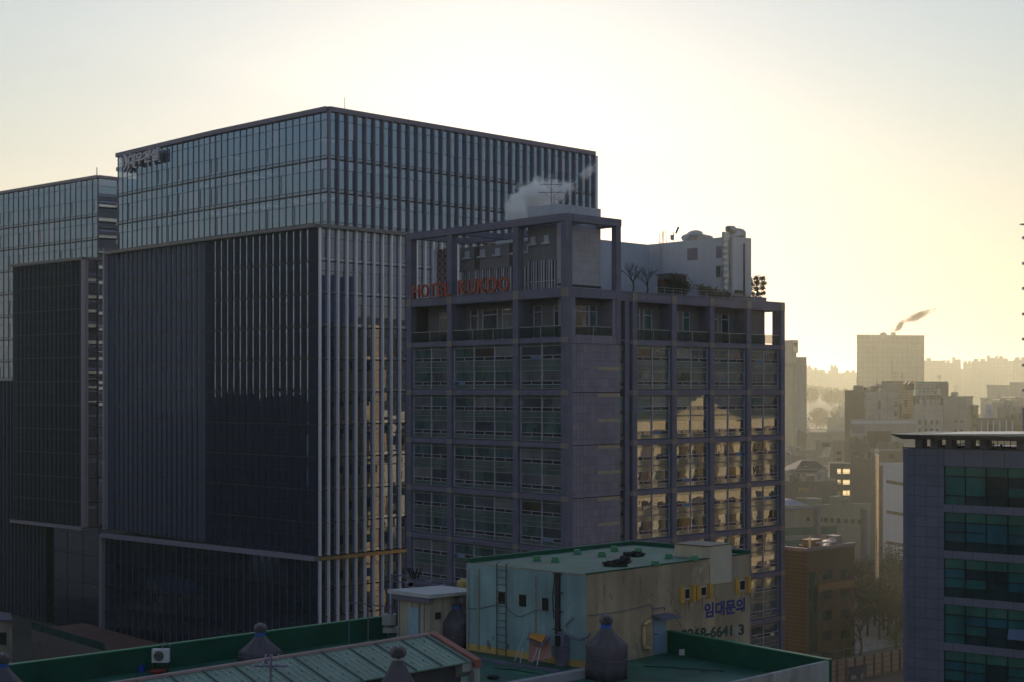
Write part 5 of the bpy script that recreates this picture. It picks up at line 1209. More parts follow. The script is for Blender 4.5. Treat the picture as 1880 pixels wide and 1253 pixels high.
# penthouse block on that roof
ZP = EYE - 8.8
lb_, la_ = PF.tb(857), PF.ta(1377)
ph = thing('rooftop_block', 'pale blue and ochre painted rooftop block with rental lettering', 'building', (3.59, 68.4, ZD))
b = MB(); b.box(PF, 0, la_, 0, lb_, 0, ZP, yel_wall); b.build('wall', None, ph)
b = MB(); b.box(PF, -.03, -.004, 0.0, lb_, ZD + .35, ZP - .05, blue_wall); b.box(PF, -.032, -.003, .0, lb_, ZD, ZD + .35, yel_base); b.build('blue_face', None, ph)
b = MB(); b.poly([PF.p(-.02, -.02, ZP + .006), PF.p(la_, -.02, ZP + .006), PF.p(la_, lb_, ZP + .006), PF.p(-.02, lb_, ZP + .006)]); b.build('roof', green_pale, ph)
b = MB(); b.box(PF, la_ - .3, la_, 0, lb_, ZP + .01, ZP + .22); b.box(PF, -.02, la_ - .31, lb_ - .25, lb_ + .02, ZP + .01, ZP + .22); b.box(PF, 0, la_ - .31, -.03, .10, ZP + .01, ZP + .07); b.build('roof_kerb', green_d, ph)
a1, a2 = PF.ta(1300), PF.ta(1341)
b = MB(); b.box(PF, a1, a2, -.025, 2.1, ZP - .3, ZP + .66, mat("beige patch wall", (.50, .43, .33), .85, var=.1, streak=.15)); b.build('roof_hatch_box', None, ph)
b = MB(); b.box(PF, a1 - .05, a2 + .05, -.05, 2.15, ZP + .661, ZP + .70); b.build('hatch_lid', M['dark_metal'], ph)
b = MB(); b.box(PF, a1 + .1, a2 + .02, -.06, -.026, ZP - 1.35, ZP + .55); b.build('render_patch', mat("grey render patch", (.46, .42, .36), .85, var=.1), ph)
for (px, py) in ((986, 1030), (1019, 1032), (1060, 1018), (1105, 1022), (1128, 1012), (1172, 1015), (1203, 1039), (1228, 1026), (1275, 1030)):
    Yq = (EYE - ZP) * FOC / (py - HY); x = (px - CX) / FOC * Yq; b = MB(); w, w2, h = .22, .15, .26
    b.hexa([(x - w, Yq - w, ZP + .02), (x + w, Yq - w, ZP + .02), (x + w, Yq + w, ZP + .02), (x - w, Yq + w, ZP + .02), (x - w2, Yq - w2, ZP + h), (x + w2, Yq - w2, ZP + h), (x + w2, Yq + w2, ZP + h), (x - w2, Yq + w2, ZP + h)])
    b.build('roof_plug', green_edge, ph)
for (px0, px1, y0, y1, sh) in ((952, 967, 1092, 1114, 0), (994, 1008, 1098, 1121, 0), (914, 928, 1088, 1109, 1)):
    s0, s1 = PF.tb(px1), PF.tb(px0); Ym = PF.p(0, (s0 + s1) / 2, 0).y
    b = MB(); b.box(PF, -.035, -.02, s0, s1, zat(y1, Ym), zat(y0, Ym), M['black']); b.box(PF, -.05, -.036, s1 - .07, s1, zat(y1, Ym), zat(y0, Ym), M['rail']); b.build('wall_opening', None, ph)
for (px0, px1, y0, y1) in ((1255, 1265.5, 1079, 1104), (1285, 1296, 1076, 1098), (1356, 1367, 1064, 1088)):
    a0, a1_ = PF.ta(px0), PF.ta(px1); Ym = PF.p(a0, 0, 0).y; z0, z1 = zat(y1, Ym), zat(y0, Ym)
    b = MB(); b.box(PF, a0, a1_, -.05, .02, z0 + .06, z1 - .05, M['white']); b.box(PF, a0 + .06, a1_ - .06, -.06, -.04, z0 + .12, z1 - .1, M['black']); o = b.build('small_window', None, ph)
    b = MB(); b.box(PF, a0 - .32, a0 - .02, -.09, -.003, z0 - .08, z1 + .05); b.box(PF, a1_ + .02, a1_ + .22, -.25, -.003, z0 - .08, z1 + .08); b.build('shutter', mat("mustard shutter", (.48, .29, .06), .7, var=.2), o)
a0, a1_ = PF.ta(1199), PF.ta(1221); Ym = PF.p(a0, 0, 0).y
b = MB(); b.box(PF, a0, a1_, -.05, .02, ZD + .05, zat(1133, Ym)); o = b.build('door', mat("steel blue door", (.16, .26, .42), .5, var=.12), ph)
b = MB(); b.box(PF, a0 + .06, a0 + .2, -.09, -.05, ZD + 1.05, ZD + 1.1); b.build('handle', M['dark_metal'], o)
b = MB(); z = zat(1131, Ym); b.hexa([PF.p(a0 - .15, -.9, z - .12), PF.p(a1_ + .2, -.9, z - .12), PF.p(a1_ + .2, 0, z), PF.p(a0 - .15, 0, z), PF.p(a0 - .15, -.9, z - .08), PF.p(a1_ + .2, -.9, z - .08), PF.p(a1_ + .2, 0, z + .05), PF.p(a0 - .15, 0, z + .05)]); b.build('awning', M['fin_dark'], ph)
b = MB(); pa, pb_ = PF.ta(1178), PF.ta(1204); Yp = PF.p(pa, 0, 0).y
b.tube([PF.p(pb_ - .6, -.14, zat(1142, Yp)), PF.p(pa + .25, -.14, zat(1143, Yp)), PF.p(pa + .05, -.14, zat(1147, Yp)), PF.p(pa, -.14, zat(1153, Yp)), PF.p(pa, -.14, zat(1182, Yp)), PF.p(pa + .05, -.14, zat(1189, Yp)), PF.p(pa + .5, -.14, zat(1193, Yp))], .09, n=8); b.build('gas_pipe', mat("ochre pipe", (.52, .38, .20), .5), ph)
b = MB(); b.tube([PF.p(PF.ta(x), -.05, zat(y, PF.p(PF.ta(x), 0, 0).y)) for x, y in ((1079, 1130), (1120, 1126), (1160, 1118), (1192, 1110), (1196, 1112), (1198, 1133))], .022, n=5)
b.tube([PF.p(PF.ta(x), -.06, zat(y, PF.p(PF.ta(x), 0, 0).y)) for x, y in ((1198, 1118), (1218, 1115), (1219, 1121))], .03, n=5); b.build('wall_conduit', M['fin_dark'], ph)
b = MB()
for px in (880, 985, 862): s = PF.tb(px); b.tube([PF.p(-.08, s, ZD + .1), PF.p(-.08, s, ZP - .25)], .05 if px == 880 else .03, n=6)
b.build('downpipe', mat("rusty downpipe", (.30, .27, .22), .7, var=.4, scale=2), ph)
b = MB(); s = PF.tb(1026); b.box(PF, -.16, -.04, s - .14, s + .10, ZD + .3, ZP - .02); b.tube([PF.p(-.2, s + .14, ZD + 2.2), PF.p(-.18, s + .22, ZD + 3.2), PF.p(-.15, s + .1, ZP)], .03, n=5)
for k in range(5): b.box(PF, -.2, -.05, s - .3, s + .25, ZD + .8 + k * .9, ZD + .83 + k * .9)
b.build('cable_trunking', M['dark_metal'], ph)
b = MB(); pts = [(857, 1117), (880, 1118), (906, 1112), (925, 1105), (940, 1125), (952, 1132), (962, 1131), (985, 1120), (1004, 1122), (1010, 1127)]
b.tube([PF.p(-.07, PF.tb(x), zat(y, PF.p(0, PF.tb(x), 0).y)) for x, y in pts], .02, n=4)
pts = [(1033, 1165), (1045, 1166), (1060, 1172), (1072, 1173), (1082, 1166), (1090, 1158)]
b.tube([PF.p(-.3, PF.tb(x) if x < 1076 else -.2 - (x - 1076) * .02, zat(y, 68.6)) for x, y in pts], .05, n=6); b.build('wall_cable', M['stone_post'], ph)
b = MB(); s = PF.tb(1051); z = zat(1150, 68.7)
for (x0, y0, x1, y1) in ((1042, 1150, 1054, 1136), (1040, 1151, 1045, 1154), (1052, 1132, 1056, 1139)): b.tube([PF.p(-.12, PF.tb(x0), zat(y0, 68.7)), PF.p(-.12, PF.tb(x1), zat(y1, 68.7))], .035, n=6)
b.build('wall_bracket', M['fin_brown'], ph)
# lettering painted on the ochre wall
def wl(px, py): a = PF.ta(px); q = PF.p(a, -.0, 0); return PF.p(a, 0, zat(py, q.y))
place_text("임대문의", 'lettering', wl(1293, 1136), wl(1367.5, 1124.5), .80, mat("faded blue paint", (.030, .045, .21), .8, var=.3, scale=2), ph, .004, .035, .006)
ink = mat("dark green grey paint", (.030, .062, .060), .8, var=.3, scale=2)
place_text("2268-6641", 'lettering', wl(1251, 1177), wl(1344, 1168), .60, ink, ph, .004, .035, .006)
place_text("3", 'lettering', wl(1356, 1167), wl(1366, 1166), .60, ink, ph, .004, .035, .006)
b = MB(); a = PF.ta(1349); z = zat(1170, 76)
b.poly([PF.p(a - .1, -.008, z + .5), PF.p(a + .25, -.008, z + .45), PF.p(a + .35, -.008, z + .3), PF.p(a + .22, -.008, z), PF.p(a + .25, -.008, z - .5), PF.p(a + .1, -.008, z - .6), PF.p(a + .12, -.008, z), PF.p(a - .15, -.008, z + .3)])
a = PF.ta(1350); z = zat(1050, 76.5); b.poly([PF.p(a, -.008, z + .5), PF.p(a + .2, -.008, z + .45), PF.p(a + .22, -.008, z + .1), PF.p(a + .1, -.008, z - .1), PF.p(a - .12, -.008, z - .35), PF.p(a - .2, -.008, z - .1)]); b.build('peeled_patch', mat("peeled plaster", (.30, .28, .30), .9), ph)
# weathering of the ochre wall: rust runs under the windows, cracks in the plaster
rw_ = random.Random(17); b = MB()
for px, py, l in ((1258, 1104, .9), (1264, 1105, .5), (1289, 1099, .7), (1361, 1089, 1.0), (1330, 1052, .8), (1176, 1062, .9), (1110, 1075, .7), (1236, 1060, 1.1), (1205, 1066, .5), (1145, 1055, .6)):
    q = wl(px, py); d = PF.u; w = rw_.uniform(.03, .07); n = Vector((-PF.v[0], -PF.v[1], 0)) * .006
    b.poly([q + n - Vector((d[0] * w, d[1] * w, 0)), q + n + Vector((d[0] * w, d[1] * w, 0)), q + n + Vector((d[0] * w * .3, d[1] * w * .3, -l)), q + n - Vector((d[0] * w * .2, d[1] * w * .2, l))])
b.build('rust_run', mat("rust run", (.22, .15, .09), .9, var=.4, scale=4), ph)
b = MB()
for px, py in ((1120, 1090), (1165, 1180), (1225, 1082), (1240, 1120), (1310, 1075), (1195, 1090), (1275, 1150), (1095, 1110)):
    q = wl(px, py); n = Vector((-PF.v[0], -PF.v[1], 0)) * .006; pts = [q + n]
    for i in range(6): pts.append(pts[-1] + Vector((PF.u[0] * rw_.uniform(-.12, .2), PF.u[1] * rw_.uniform(-.12, .2), -rw_.uniform(.05, .22))))
    b.tube(pts, .011, n=3)
for s_ in (1.2, 2.6, 4.1, 5.6, 6.6):
    pts = [PF.p(-.036, s_, ZP - rw_.uniform(.2, 2.0))]
    for i in range(5): pts.append(pts[-1] + Vector((-PF.v[0] * rw_.uniform(-.1, .2), -PF.v[1] * rw_.uniform(-.1, .2), -rw_.uniform(.08, .25))))
    b.tube(pts, .011, n=3)
b.build('crack', M['black'], ph)
b = MB()
for s_, z_, r_ in ((6.3, .55, .16), (6.1, .35, .12), (5.9, .8, .1), (1.7, 2.2, .14), (2.3, 1.1, .1), (4.9, .5, .12)):
    c_ = PF.p(-.034, s_, ZD + z_); b.poly([c_ + Vector((PF.v[0] * r_ * math.cos(k) * rw_.uniform(.6, 1.3), PF.v[1] * r_ * math.cos(k) * 1.0, r_ * math.sin(k) * rw_.uniform(.7, 1.6))) for k in (0, .9, 1.8, 2.7, 3.6, 4.5, 5.4)])
b.build('paint_loss', mat("bare plaster", (.16, .14, .13), .9), ph)
# black tarp heap and cable on its roof
p0 = W(1145, 1035, 71.5); t = thing('tarp_heap', 'crumpled black tarpaulin heap on the rooftop block', 'tarpaulin', p0)
for i, (px, py, rx, ry, rz) in enumerate(((1133, 1036, .62, .35, .30), (1147, 1029, .30, .5, .26), (1162, 1018, .5, .45, .24))):
    Yq = (EYE - ZP - .1) * FOC / (py - HY); me = bpy.data.meshes.new('fold'); bm = bmesh.new(); bmesh.ops.create_icosphere(bm, subdivisions=4, radius=1.0)
    for v in bm.verts:
        n_ = 1 + .55 * mnoise.noise(v.co * 1.7 + Vector((i * 5, 0, 0))) + .35 * mnoise.noise(v.co * 4.5 + Vector((0, i * 7, 0)))
        v.co = Vector((v.co.x * rx * n_, v.co.y * ry * n_, max(-.02, v.co.z * rz * n_))) + Vector(((px - CX) / FOC * Yq, Yq, ZP + .03)) - p0
    bm.to_mesh(me); bm.free(); me.materials.append(M['black']); o = bpy.data.objects.new('fold', me); COL.objects.link(o); o.parent = t
# ladder on the blue face
s0, s1 = PF.tb(935), PF.tb(918)
lad = thing('wall_ladder', 'dark steel ladder fixed to the pale blue rooftop wall', 'ladder', PF.p(-.2, s0, ZD))
b = MB()
for s in (s0, s1): b.tube([PF.p(-.22, s, ZD + .05), PF.p(-.22, s, ZP + .15), PF.p(-.05, s, ZP + .2)], .03, n=6)
b.build('stile', M['dark_metal'], lad); b = MB()
for k in range(12): b.tube([PF.p(-.22, s0, ZD + .35 + k * .36), PF.p(-.22, s1, ZD + .35 + k * .36)], .018, n=5)
b.build('rung', M['dark_metal'], lad)
# electric cabinet at the corner
s = PF.tb(1040); t = thing('electric_cabinet', 'small grey electric cabinet on a dark stand by the pale blue wall', 'cabinet', PF.p(-.4, s, ZD))
b = MB(); b.box(PF, -.55, -.2, s - .28, s + .22, ZD + .95, ZD + 1.55, M['stone_post']); b.box(PF, -.56, -.551, s - .12, s + .2, ZD + 1.0, ZD + 1.5, M['black']); b.build('box', None, t)
b = MB(); b.box(PF, -.5, -.15, s - .25, s + .25, ZD + .02, ZD + .8); b.box(PF, -.56, -.1, s - .3, s + .28, ZD + .8, ZD + .93); b.build('stand', M['fin_brown'], t)
# pink board with an orange tarp on trestle legs
Yb = 69.0; px_ = lambda x, y, Y=Yb: W(x, y, Y)
t = thing('covered_bench', 'pink leaning board under an orange tarpaulin on thin white legs', 'bench', W(990, 1215, Yb))
b = MB(); d = Vector((.05, .35, 0))
def slab(pts, th, m, name):
    b = MB(); P = [W(x, y, Y) for x, y, Y in pts]; b.hexa(P + [p + Vector((0, th, .01)) for p in P]) if False else None
    n = (P[1] - P[0]).cross(P[3] - P[0]).normalized() * th; b.hexa(P + [p + n for p in P]); return b.build(name, m, t)
slab([(971, 1216, 68.8), (1013, 1210, 68.2), (1010, 1172, 68.7), (973, 1177, 69.2)], .06, mat("dusty pink board", (.33, .17, .15), .8, var=.2), 'board')
slab([(966, 1175, 68.6), (997, 1187, 68.0), (1011, 1170, 68.7), (971, 1164, 69.3)], .07, M['fin_brown'], 'tarp_edge')
slab([(971, 1171, 68.45), (995, 1181, 67.95), (1003, 1168, 68.55), (974, 1164, 69.2)], .05, mat("orange tarp", (.50, .22, .03), .6, var=.25, scale=2), 'tarp')
b = MB()
for (x0, y0, x1, y1, Y0, Y1) in ((962, 1165, 945, 1214, 69, 69), (960, 1190, 955, 1218, 69, 68.8), (988, 1189, 976, 1217, 68, 68), (992, 1190, 986, 1222, 67.9, 67.7)): b.tube([W(x0, y0, Y0), W(x1, y1, Y1)], .022, n=5)
b.build('leg', M['white'], t)

# cables and a drain on the green deck
rc_ = random.Random(3)
for i, (p_, q_, lab) in enumerate(((W(560, 1195, 72), W(690, 1168, 75), 'dark cable lying along the left parapet foot'), (W(905, 1222, 68.5), W(1030, 1243, 66.2), 'dark cable lying near the grey kerb'), (W(1180, 1225, 68.8), W(1330, 1232, 67.6), 'dark cable lying in front of the ochre wall door'))):
    b = MB(); b.tube([(p_.x + (q_.x - p_.x) * k / 10 + rc_.uniform(-.08, .08), p_.y + (q_.y - p_.y) * k / 10 + rc_.uniform(-.12, .12), ZD + .03) for k in range(11)], .022, n=5)
    tag(b.build('cable', M['black']), lab, 'cable', 'cables on the green roof')
b = MB(); b.lathe((W(1290, 1228, 68).x, 67.6, ZD), [(.16, .006), (.16, .03), (.05, .05)], n=14); tag(b.build('roof_drain', M['dark_metal']), 'small round drain in the green deck before the right parapet', 'drain')
# wrapped turbine vents
cover_m = mat("grey vinyl wrap", (.075, .066, .090), .6, var=.2, scale=1.5, bump=.4)
turb_m = mat("turbine steel", (.17, .155, .175), .35, .3, var=.3, scale=3); blue_m = mat("blue tape", (.03, .10, .42), .5, var=.15)
def vent(x, y, ztop, hw, label, seed, shoulder=.42, collar=True):
    t = thing('turbine_vent', label, 'roof vent', (x, y, ZD), 'wrapped turbine vents'); h = ztop - ZD; rnd = random.Random(seed); off = Vector((seed, seed * .7, 0)); c = (x, y, ZD)
    zc = h - .62; sh = h * shoulder
    def fold(a, z, q):
        sq = 1 / max(abs(math.cos(a - .8)), abs(math.sin(a - .8))) ** (.55 if z <= sh else .55 * max(0, 1 - (z - sh) / (zc - sh) * 1.3))
        return q * sq * (1 + .075 * math.sin(8 * a + seed) * (1 if z > sh else .4) + .09 * mnoise.noise(Vector((math.cos(a) * 2, math.sin(a) * 2, z * 1.5)) + off))
    prof = [(hw * .93, 0), (hw * .95, sh * .35), (hw * .92, sh * .7), (hw * .95, sh)]
    for i in range(1, 9):
        f = i / 8; prof.append((.23 + (hw * .95 - .23) * (1 - f) ** 1.12, sh + (zc - sh) * f))
    b = MB(); b.lathe(c, prof, n=40, fn=fold); b.build('wrap', cover_m, t, True)
    if collar: b = MB(); b.lathe((x, y, ZD + zc - .04), [(.25, 0), (.26, .17)], n=20); b.build('tape_collar', blue_m, t)
    b = MB(); rb_ = .33
    prof = [(rb_ * .72, 0), (rb_ * .95, .10), (rb_ * 1.0, .2), (rb_ * .94, .31), (rb_ * .7, .40), (rb_ * .3, .45), (.03, .46)]
    b.lathe((x, y, ZD + zc + .13), prof, n=48, fn=lambda a, z, q: q * (1 if int(round(a / (2 * math.pi / 48))) % 2 else .80)); b.build('turbine', turb_m, t)
    b = MB(); b.tube([(x + (hw * 1.02 / max(abs(math.cos(a - .8)), abs(math.sin(a - .8))) ** .55) * math.cos(a), y + (hw * 1.02 / max(abs(math.cos(a - .8)), abs(math.sin(a - .8))) ** .55) * math.sin(a), ZD + sh * .62 + .08 * math.sin(a * 2)) for a in [i * 2 * math.pi / 24 for i in range(25)]], .014, n=4); b.build('rope', M['stone_post'], t)
vx = lambda px, Y: (px - CX) / FOC * Y
vent(vx(1113, 66.0), 66.0, zat(1127, 66), .86, 'tallest-looking wrapped turbine vent standing before the ochre wall', 1, .52)
vent(vx(478, 69.5), 69.5, zat(1143, 69.5), .92, 'short wrapped turbine vent beyond the left green sheet roof', 2, .30, True)
vent(vx(731, 55.0), 55.0, zat(1184, 55), .86, 'wrapped turbine vent rising in front of the green sheet roof', 3, .45, False)
vent(vx(839, 74.6), 74.6, zat(1095, 74.6), .92, 'wrapped turbine vent between the shabby shed and the pale blue wall', 4, .48)
vent(vx(4, 60.0), 60.0, zat(1197, 60), .98, 'wrapped turbine vent cut by the lower left picture corner', 5, .35)

# green sheet roof of the lean-to
SF = Fr((-3.54, 61.6), 46, -46.6)
sh = thing('sheet_roof_shed', 'long low shed with a pale green ribbed sheet roof and red brown gable trim', 'shed', (-8, 56, ZD))
sheet = mat("pale green sheet", (.135, .225, .19), .5, var=.22, scale=.6, streak=.1)
ZRg, ZEv, AL = 34.5, 33.7, -27
b = MB(); b.hexa([SF.p(AL, -2.65, ZEv - .06), SF.p(0, -2.65, ZEv - .06), SF.p(0, 0, ZRg - .06), SF.p(AL, 0, ZRg - .06), SF.p(AL, -2.65, ZEv), SF.p(0, -2.65, ZEv), SF.p(0, 0, ZRg), SF.p(AL, 0, ZRg)])
b.hexa([SF.p(AL, .003, ZRg - .06), SF.p(0, .003, ZRg - .06), SF.p(0, 2.65, ZEv - .06), SF.p(AL, 2.65, ZEv - .06), SF.p(AL, .003, ZRg), SF.p(0, .003, ZRg), SF.p(0, 2.65, ZEv), SF.p(AL, 2.65, ZEv)]); b.build('roof_sheet', sheet, sh)
sm_, hl, sc = MB(), MB(), MB()
def onroof(a, f, o=.0): return SF.p(a, -2.65 * f, ZRg + (ZEv - ZRg) * f + o)
for k in range(20):
    a = -.35 - k * 1.38
    sm_.hexa([onroof(a - .03, .01, .002), onroof(a + .03, .01, .002), onroof(a + .03, .995, .002), onroof(a - .03, .995, .002), onroof(a - .03, .01, .05), onroof(a + .03, .01, .05), onroof(a + .03, .995, .05), onroof(a - .03, .995, .05)])
    for e in (.32, .62, .95):
        for (f0, f1) in ((.08, .30), (.36, .60), (.66, .93)):
            hl.hexa([onroof(a - e - .015, f0, .003), onroof(a - e + .015, f0, .003), onroof(a - e + .015, f1, .003), onroof(a - e - .015, f1, .003), onroof(a - e - .01, f0, .025), onroof(a - e + .01, f0, .025), onroof(a - e + .01, f1, .025), onroof(a - e - .01, f1, .025)])
    for e in (.47, 1.1):
        for f in (.2, .48, .76):
            p = onroof(a - e, f); sc.wbox(p.x - .018, p.x + .018, p.y - .018, p.y + .018, p.z - .02, p.z + .035)
sm_.build('seam', mat("dark seam", (.07, .10, .09), .6), sh); hl.build('rib_highlight', mat("pale rib", (.36, .48, .42), .35, .2), sh); sc.build('screw', M['dark_metal'], sh)['kind'] = 'stuff'  # short pale pieces paint the highlights along the secondary ribs
rust = mat("red brown trim", (.26, .085, .065), .6, var=.25)
b = MB()
for (f0, f1, sg) in ((-.03, 1.05, 1),):
    b.hexa([onroof(-.05, f0, -.25), onroof(.3, f0, -.25), onroof(.3, f1, -.25), onroof(-.05, f1, -.25), onroof(-.05, f0, .09), onroof(.3, f0, .09), onroof(.3, f1, .09), onroof(-.05, f1, .09)])
b.build('gable_trim', rust, sh)
b = MB(); b.hexa([SF.p(AL, -.12, ZRg - .02), SF.p(.2, -.12, ZRg - .02), SF.p(.2, .15, ZRg - .02), SF.p(AL, .15, ZRg - .02), SF.p(AL, -.08, ZRg + .07), SF.p(.2, -.08, ZRg + .07), SF.p(.2, .1, ZRg + .07), SF.p(AL, .1, ZRg + .07)]); b.build('ridge_cap', mat("dull ridge cap", (.25, .17, .18), .5, var=.2), sh)
b = MB(); b.box(SF, AL, -.3, -2.2, 2.2, ZD, ZEv - .1); b.build('wall', mat("navy shed wall", (.05, .05, .07), .8, var=.2), sh)
b = MB(); b.box(SF, -.05, .25, -2.75, -2.35, ZD, ZEv - .1); b.build('corner_post', dirty_white, sh)
b = MB(); b.hexa([SF.p(-.6, -2.62, ZEv - .4), SF.p(.25, -2.62, ZEv - .4), SF.p(.25, -2.2, ZEv - .7), SF.p(-.6, -2.2, ZEv - .7), SF.p(-.6, -2.62, ZEv - .08), SF.p(.25, -2.62, ZEv - .08), SF.p(.25, -2.2, ZEv - .08), SF.p(-.6, -2.2, ZEv - .08)]); b.build('gutter_end', dirty_white, sh)

# shabby shed with a flat metal roof
HF = Fr((vx(789, 73.5), 73.5), 46.5, -50); zt = zat(1100, 73.5)
t = thing('roof_shed', 'shabby cream shed with a pale flat metal roof and blue shutter door', 'shed', (HF.O[0], 73.5, ZD))
sa, sb2 = 3.0, HF.tb(731)
stain = mat("stained cream wall", (.44, .40, .33), .85, var=.2, scale=.8, streak=.3, col2=(.42, .27, .10), patch=.8)
b = MB(); b.box(HF, 0, sa, 0, sb2, ZD, zt); b.build('wall', stain, t)
b = MB(); b.hexa([HF.p(-.45, -.45, zt + .10), HF.p(sa + .3, -.45, zt + .02), HF.p(sa + .3, sb2 + .3, zt + .02), HF.p(-.45, sb2 + .3, zt + .10), HF.p(-.45, -.45, zt + .30), HF.p(sa + .3, -.45, zt + .16), HF.p(sa + .3, sb2 + .3, zt + .16), HF.p(-.45, sb2 + .3, zt + .30)]); b.build('roof', mat("pale metal sheet", (.50, .54, .60), .3, .4, var=.1), t)
b = MB(); b.box(HF, -.35, -.02, -.3, sb2 + .1, zt - .18, zt + .095); b.build('fascia', M['fin_dark'], t)
s0, s1 = HF.tb(769), HF.tb(751); b = MB(); b.box(HF, -.05, .02, s0, s1, ZD + .02, zt - .55); b.build('door', mat("pale blue shutter", (.26, .38, .50), .5, var=.15, scale=4), t)
b = MB(); b.box(HF, .35, .7, -.06, .02, zt - 1.1, zt - .75); b.build('vent_opening', M['dark_metal'], t)
b = MB()
for px in (734, 757, 771, 779): s = HF.tb(px); b.box(HF, -.03, .0, s - .02, s + .02, ZD, zt)
b.build('batten', M['stone_post'], t)

# pipe frames and rods behind the shed
t = thing('scaffold_stand', 'thin steel pipe stand standing on the green roof left of the shabby shed', 'frame', W(676, 1180, 75))
b = MB(); A, B, C_ = W(641, 1106, 74), W(676, 1114, 74.5), W(730, 1116, 76)
b.tube([A, C_], .03, n=5); b.tube([A, Vector((A.x, A.y, ZD))], .03, n=5); b.tube([B, Vector((B.x, B.y, ZD))], .03, n=5)
for x in (714, 720): p = W(x, 1055 if x > 715 else 1110, 76); b.tube([p, Vector((p.x, p.y, ZD))], .05, n=5)
b.build('pipe', M['stone_post'], t); b = MB(); p = W(676, 1174, 74.5); b.wbox(p.x - .25, p.x + .25, p.y - .2, p.y + .2, ZD, ZD + .25); p = W(714, 1140, 76)
b.build('foot', green_d, t); b = MB(); b.wbox(p.x - .35, p.x + .35, p.y - .3, p.y + .3, p.z - .2, p.z + .35); b.wbox(p.x - .3, p.x + .5, p.y - .35, p.y + .35, p.z - .6, p.z - .35); b.build('meter_box', dirty_white, t)
t = thing('pipe_rack', 'long horizontal pipe rail with valves behind the shabby shed roof', 'pipe rack', W(790, 1090, 79))
b = MB()
for (x0, y0, x1, y1) in ((719, 1055, 857, 1072), (722, 1068, 857, 1060 + 20), (740, 1082, 857, 1086)): b.tube([W(x0, y0, 79), W(x1, y1, 78.5)], .035, n=5)
for x in (719, 752, 786, 820, 848): b.tube([W(x, 1056, 79), W(x, 1092, 79)], .03, n=5)
rnd = random.Random(8)
for i in range(16): p = W(rnd.uniform(745, 855), rnd.uniform(1068, 1088), 78.8); b.wbox(p.x - .12, p.x + .12, p.y - .1, p.y + .1, p.z - .1, p.z + .12)
b.build('pipe', M['fin_dark'], t)
b = MB(); p = W(850, 1072, 78.6); b.lathe((p.x, p.y, p.z - .5), [(.32, 0), (.34, .5), (.32, .62), (.1, .8)], n=16); b.build('yellow_tank', mat("mustard tank", (.40, .28, .10), .6), t)
for i, (x, l) in enumerate(((752, -1), (756, -1), (760, -.8), (764, .6), (770, 1))):
    p = W(x, 1053, 78.8); d = Vector((.12 * l, 0, .28)); b = MB(); b.tube([p - d, p + d], .05, n=6)
    tag(b.build('antenna_rod', M['black']), ['leftmost black antenna rod leaning left above the shed roof', 'second black antenna rod leaning left above the shed roof', 'middle black antenna rod of the five above the shed', 'fourth black antenna rod leaning slightly right above the shed', 'rightmost black antenna rod leaning right above the shed'][i], 'antenna', 'antenna rods')
# air conditioner, tub, bucket, small box
Y = 67.2; p = W(294, 1217, Y); ac = thing('air_conditioner', 'white air conditioner condenser with round fan by the left green parapet', 'air conditioner', (p.x, Y, ZD))
b = MB(); b.wbox(p.x - .40, p.x + .40, Y, Y + .3, p.z, p.z + .62); b.build('case', mat("off white case", (.48, .50, .54), .5, var=.08), ac)
b = MB(); b.lathe((0, 0, 0), [(.22, 0), (.235, .02)], n=24); o = b.build('fan_grille', M['dark_metal'], ac)
for v in o.data.vertices: c = Vector(v.co) + Vector((p.x, Y, ZD)); v.co = Vector((p.x - .06 + c.x, Y - .005 - c.z, p.z + .31 + c.y)) - Vector((p.x, Y, ZD))
b = MB()
for k in range(3): b.tube([(p.x - .06 + (.07 + k * .06) * math.cos(i * .5236), Y - .035, p.z + .31 + (.07 + k * .06) * math.sin(i * .5236)) for i in range(13)], .008, n=4)
b.build('fan_ring', M['rail'], ac)
b = MB(); b.wbox(p.x - .35, p.x - .3, Y, Y + .25, ZD, p.z); b.wbox(p.x + .3, p.x + .35, Y, Y + .25, ZD, p.z); b.build('stand', M['dark_metal'], ac)
b = MB(); b.tube([(p.x + .1, Y + .2, p.z + .6), (p.x - .05, Y + .3, p.z + .85), (p.x + .15, Y + .45, p.z + .9), (p.x + .4, Y + .4, p.z + .7)], .03, n=5); b.build('hose', M['stone_post'], ac)
b = MB(); b.lathe((p.x - .02, Y - .35, ZD), [(.22, .005), (.36, .18), (.37, .22), (.33, .2)], n=20); tag(b.build('basin', mat("red plastic basin", (.28, .03, .03), .5)), 'red plastic basin under the white air conditioner', 'basin')
p = W(259, 1222, 67.5); b = MB(); b.lathe((p.x, 67.5, ZD), [(.13, .005), (.17, .32), (.175, .34), (.15, .33)], n=16); tag(b.build('bucket', mat("blue plastic bucket", (.02, .06, .42), .45)), 'blue plastic bucket left of the air conditioner', 'bucket')
Y = 67.4; p = W(1252, 1200, Y); sb_ = thing('junction_box', 'small white junction box on the right green parapet', 'junction box', (p.x, Y, p.z)); b = MB(); b.wbox(p.x - .13, p.x + .13, Y, Y + .12, p.z - .1, p.z + .18); b.wbox(p.x - .11, p.x + .11, Y - .02, Y, p.z - .06, p.z + .14); b.build('case', dirty_white, sb_)
# aerial in the near foreground
t = antenna(W(497, 1262, 50.5), 1.15, [(.75, 1.1, 6, 0), (.98, .45, 3, 0)], 'thin aerial mast in front of the left green sheet roof', 'tv_antenna', 'fin_brown')
p = W(905, 1245, 66); b = MB(); b.lathe((p.x, p.y, ZD), [(.26, .005), (.28, .12), (.2, .14)], n=16); tag(b.build('tyre_ring', M['black']), 'black ring lying on the green roof by the shed eave', 'ring')

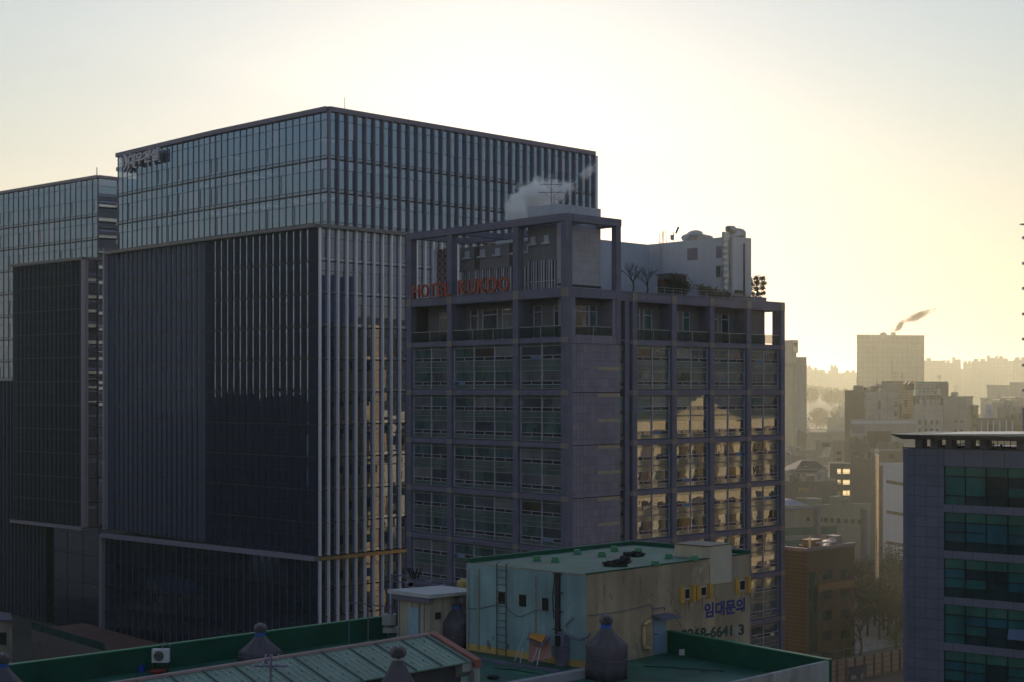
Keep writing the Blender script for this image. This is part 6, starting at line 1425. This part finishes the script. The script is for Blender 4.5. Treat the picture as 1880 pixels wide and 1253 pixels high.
# ------------------------------------------------------------------ steam and smoke
def plume(name, label, c, rad, rotz, roty, m, cat):
    me = bpy.data.meshes.new(name); bm = bmesh.new(); bmesh.ops.create_icosphere(bm, subdivisions=3, radius=1.0); bm.to_mesh(me); bm.free()
    me.materials.append(m); o = bpy.data.objects.new(name, me); COL.objects.link(o); o.location = c; o.scale = rad; o.rotation_euler = (0, R(roty), R(rotz))
    return tag(o, label, cat, kind='stuff')
plume('steam_plume', 'white steam cloud billowing behind the hotel roof frame', W(982, 362, 196), (6.6, 4.2, 4.9), 0, -10, volmat("steam", (.995, .995, 1.0), 2.6, 1.9, .1, thresh=.40), 'steam')
plume('steam_plume', 'low steam billow at the left foot of the white cloud behind the hotel frame', W(952, 386, 194), (3.4, 2.6, 3.0), 0, 20, volmat("low steam", (.995, .995, 1.0), 2.2, 1.6, .1, thresh=.42), 'steam')
plume('steam_plume', 'ragged steam tail trailing right past the aerial', W(1035, 345, 196), (3.8, 2.2, 1.6), 0, -14, volmat("steam tail", (.99, .99, 1.0), 1.4, 1.8, .1, thresh=.45), 'steam')
plume('steam_plume', 'thin steam wisp at the right roof corner of the tallest tower', W(1080, 314, 200), (2.9, 1.8, 1.6), 0, -25, volmat("thin steam", (.99, .98, .97), 1.0, 2.0, .1), 'steam')
plume('smoke_plume', 'dense lower part of the grey smoke just above the far slab chimney', W(1652, 598, 905), (7.5, 3, 3.0), 0, -48, volmat("dense smoke", (.05, .05, .05), 1.0, 1.6, 0, thresh=.25), 'smoke')
plume('smoke_plume', 'grey smoke trailing right from the far slab chimney', W(1686, 580, 905), (15, 5, 4.2), 0, -20, volmat("smoke", (.05, .05, .05), .6, 2.0, 0, thresh=.30), 'smoke')
plume('steam_plume', 'small sunlit steam puff on the brown brick roof', W(1513, 997, 238), (2.6, 1.2, 1.1), 0, -12, volmat("roof steam", (.97, .95, .9), .9, 2.2, .4), 'steam')

# ------------------------------------------------------------------ haze
if HAZE_DENSITY:
    b = MB(); b.wbox(-4100, 4100, -2100, 4100, -6, 112); hz = b.build('haze'); hz["kind"] = 'stuff'
    hm = bpy.data.materials.new("haze"); hm.use_nodes = True; t_ = hm.node_tree; t_.nodes.clear()
    o_ = N(t_, "ShaderNodeOutputMaterial"); pv = N(t_, "ShaderNodeVolumePrincipled"); pv.inputs["Color"].default_value = (.92, .92, .70, 1)
    pv.inputs["Density"].default_value = HAZE_DENSITY; pv.inputs["Anisotropy"].default_value = .55
    t_.links.new(pv.outputs[0], o_.inputs["Volume"]); hz.data.materials.clear(); hz.data.materials.append(hm)
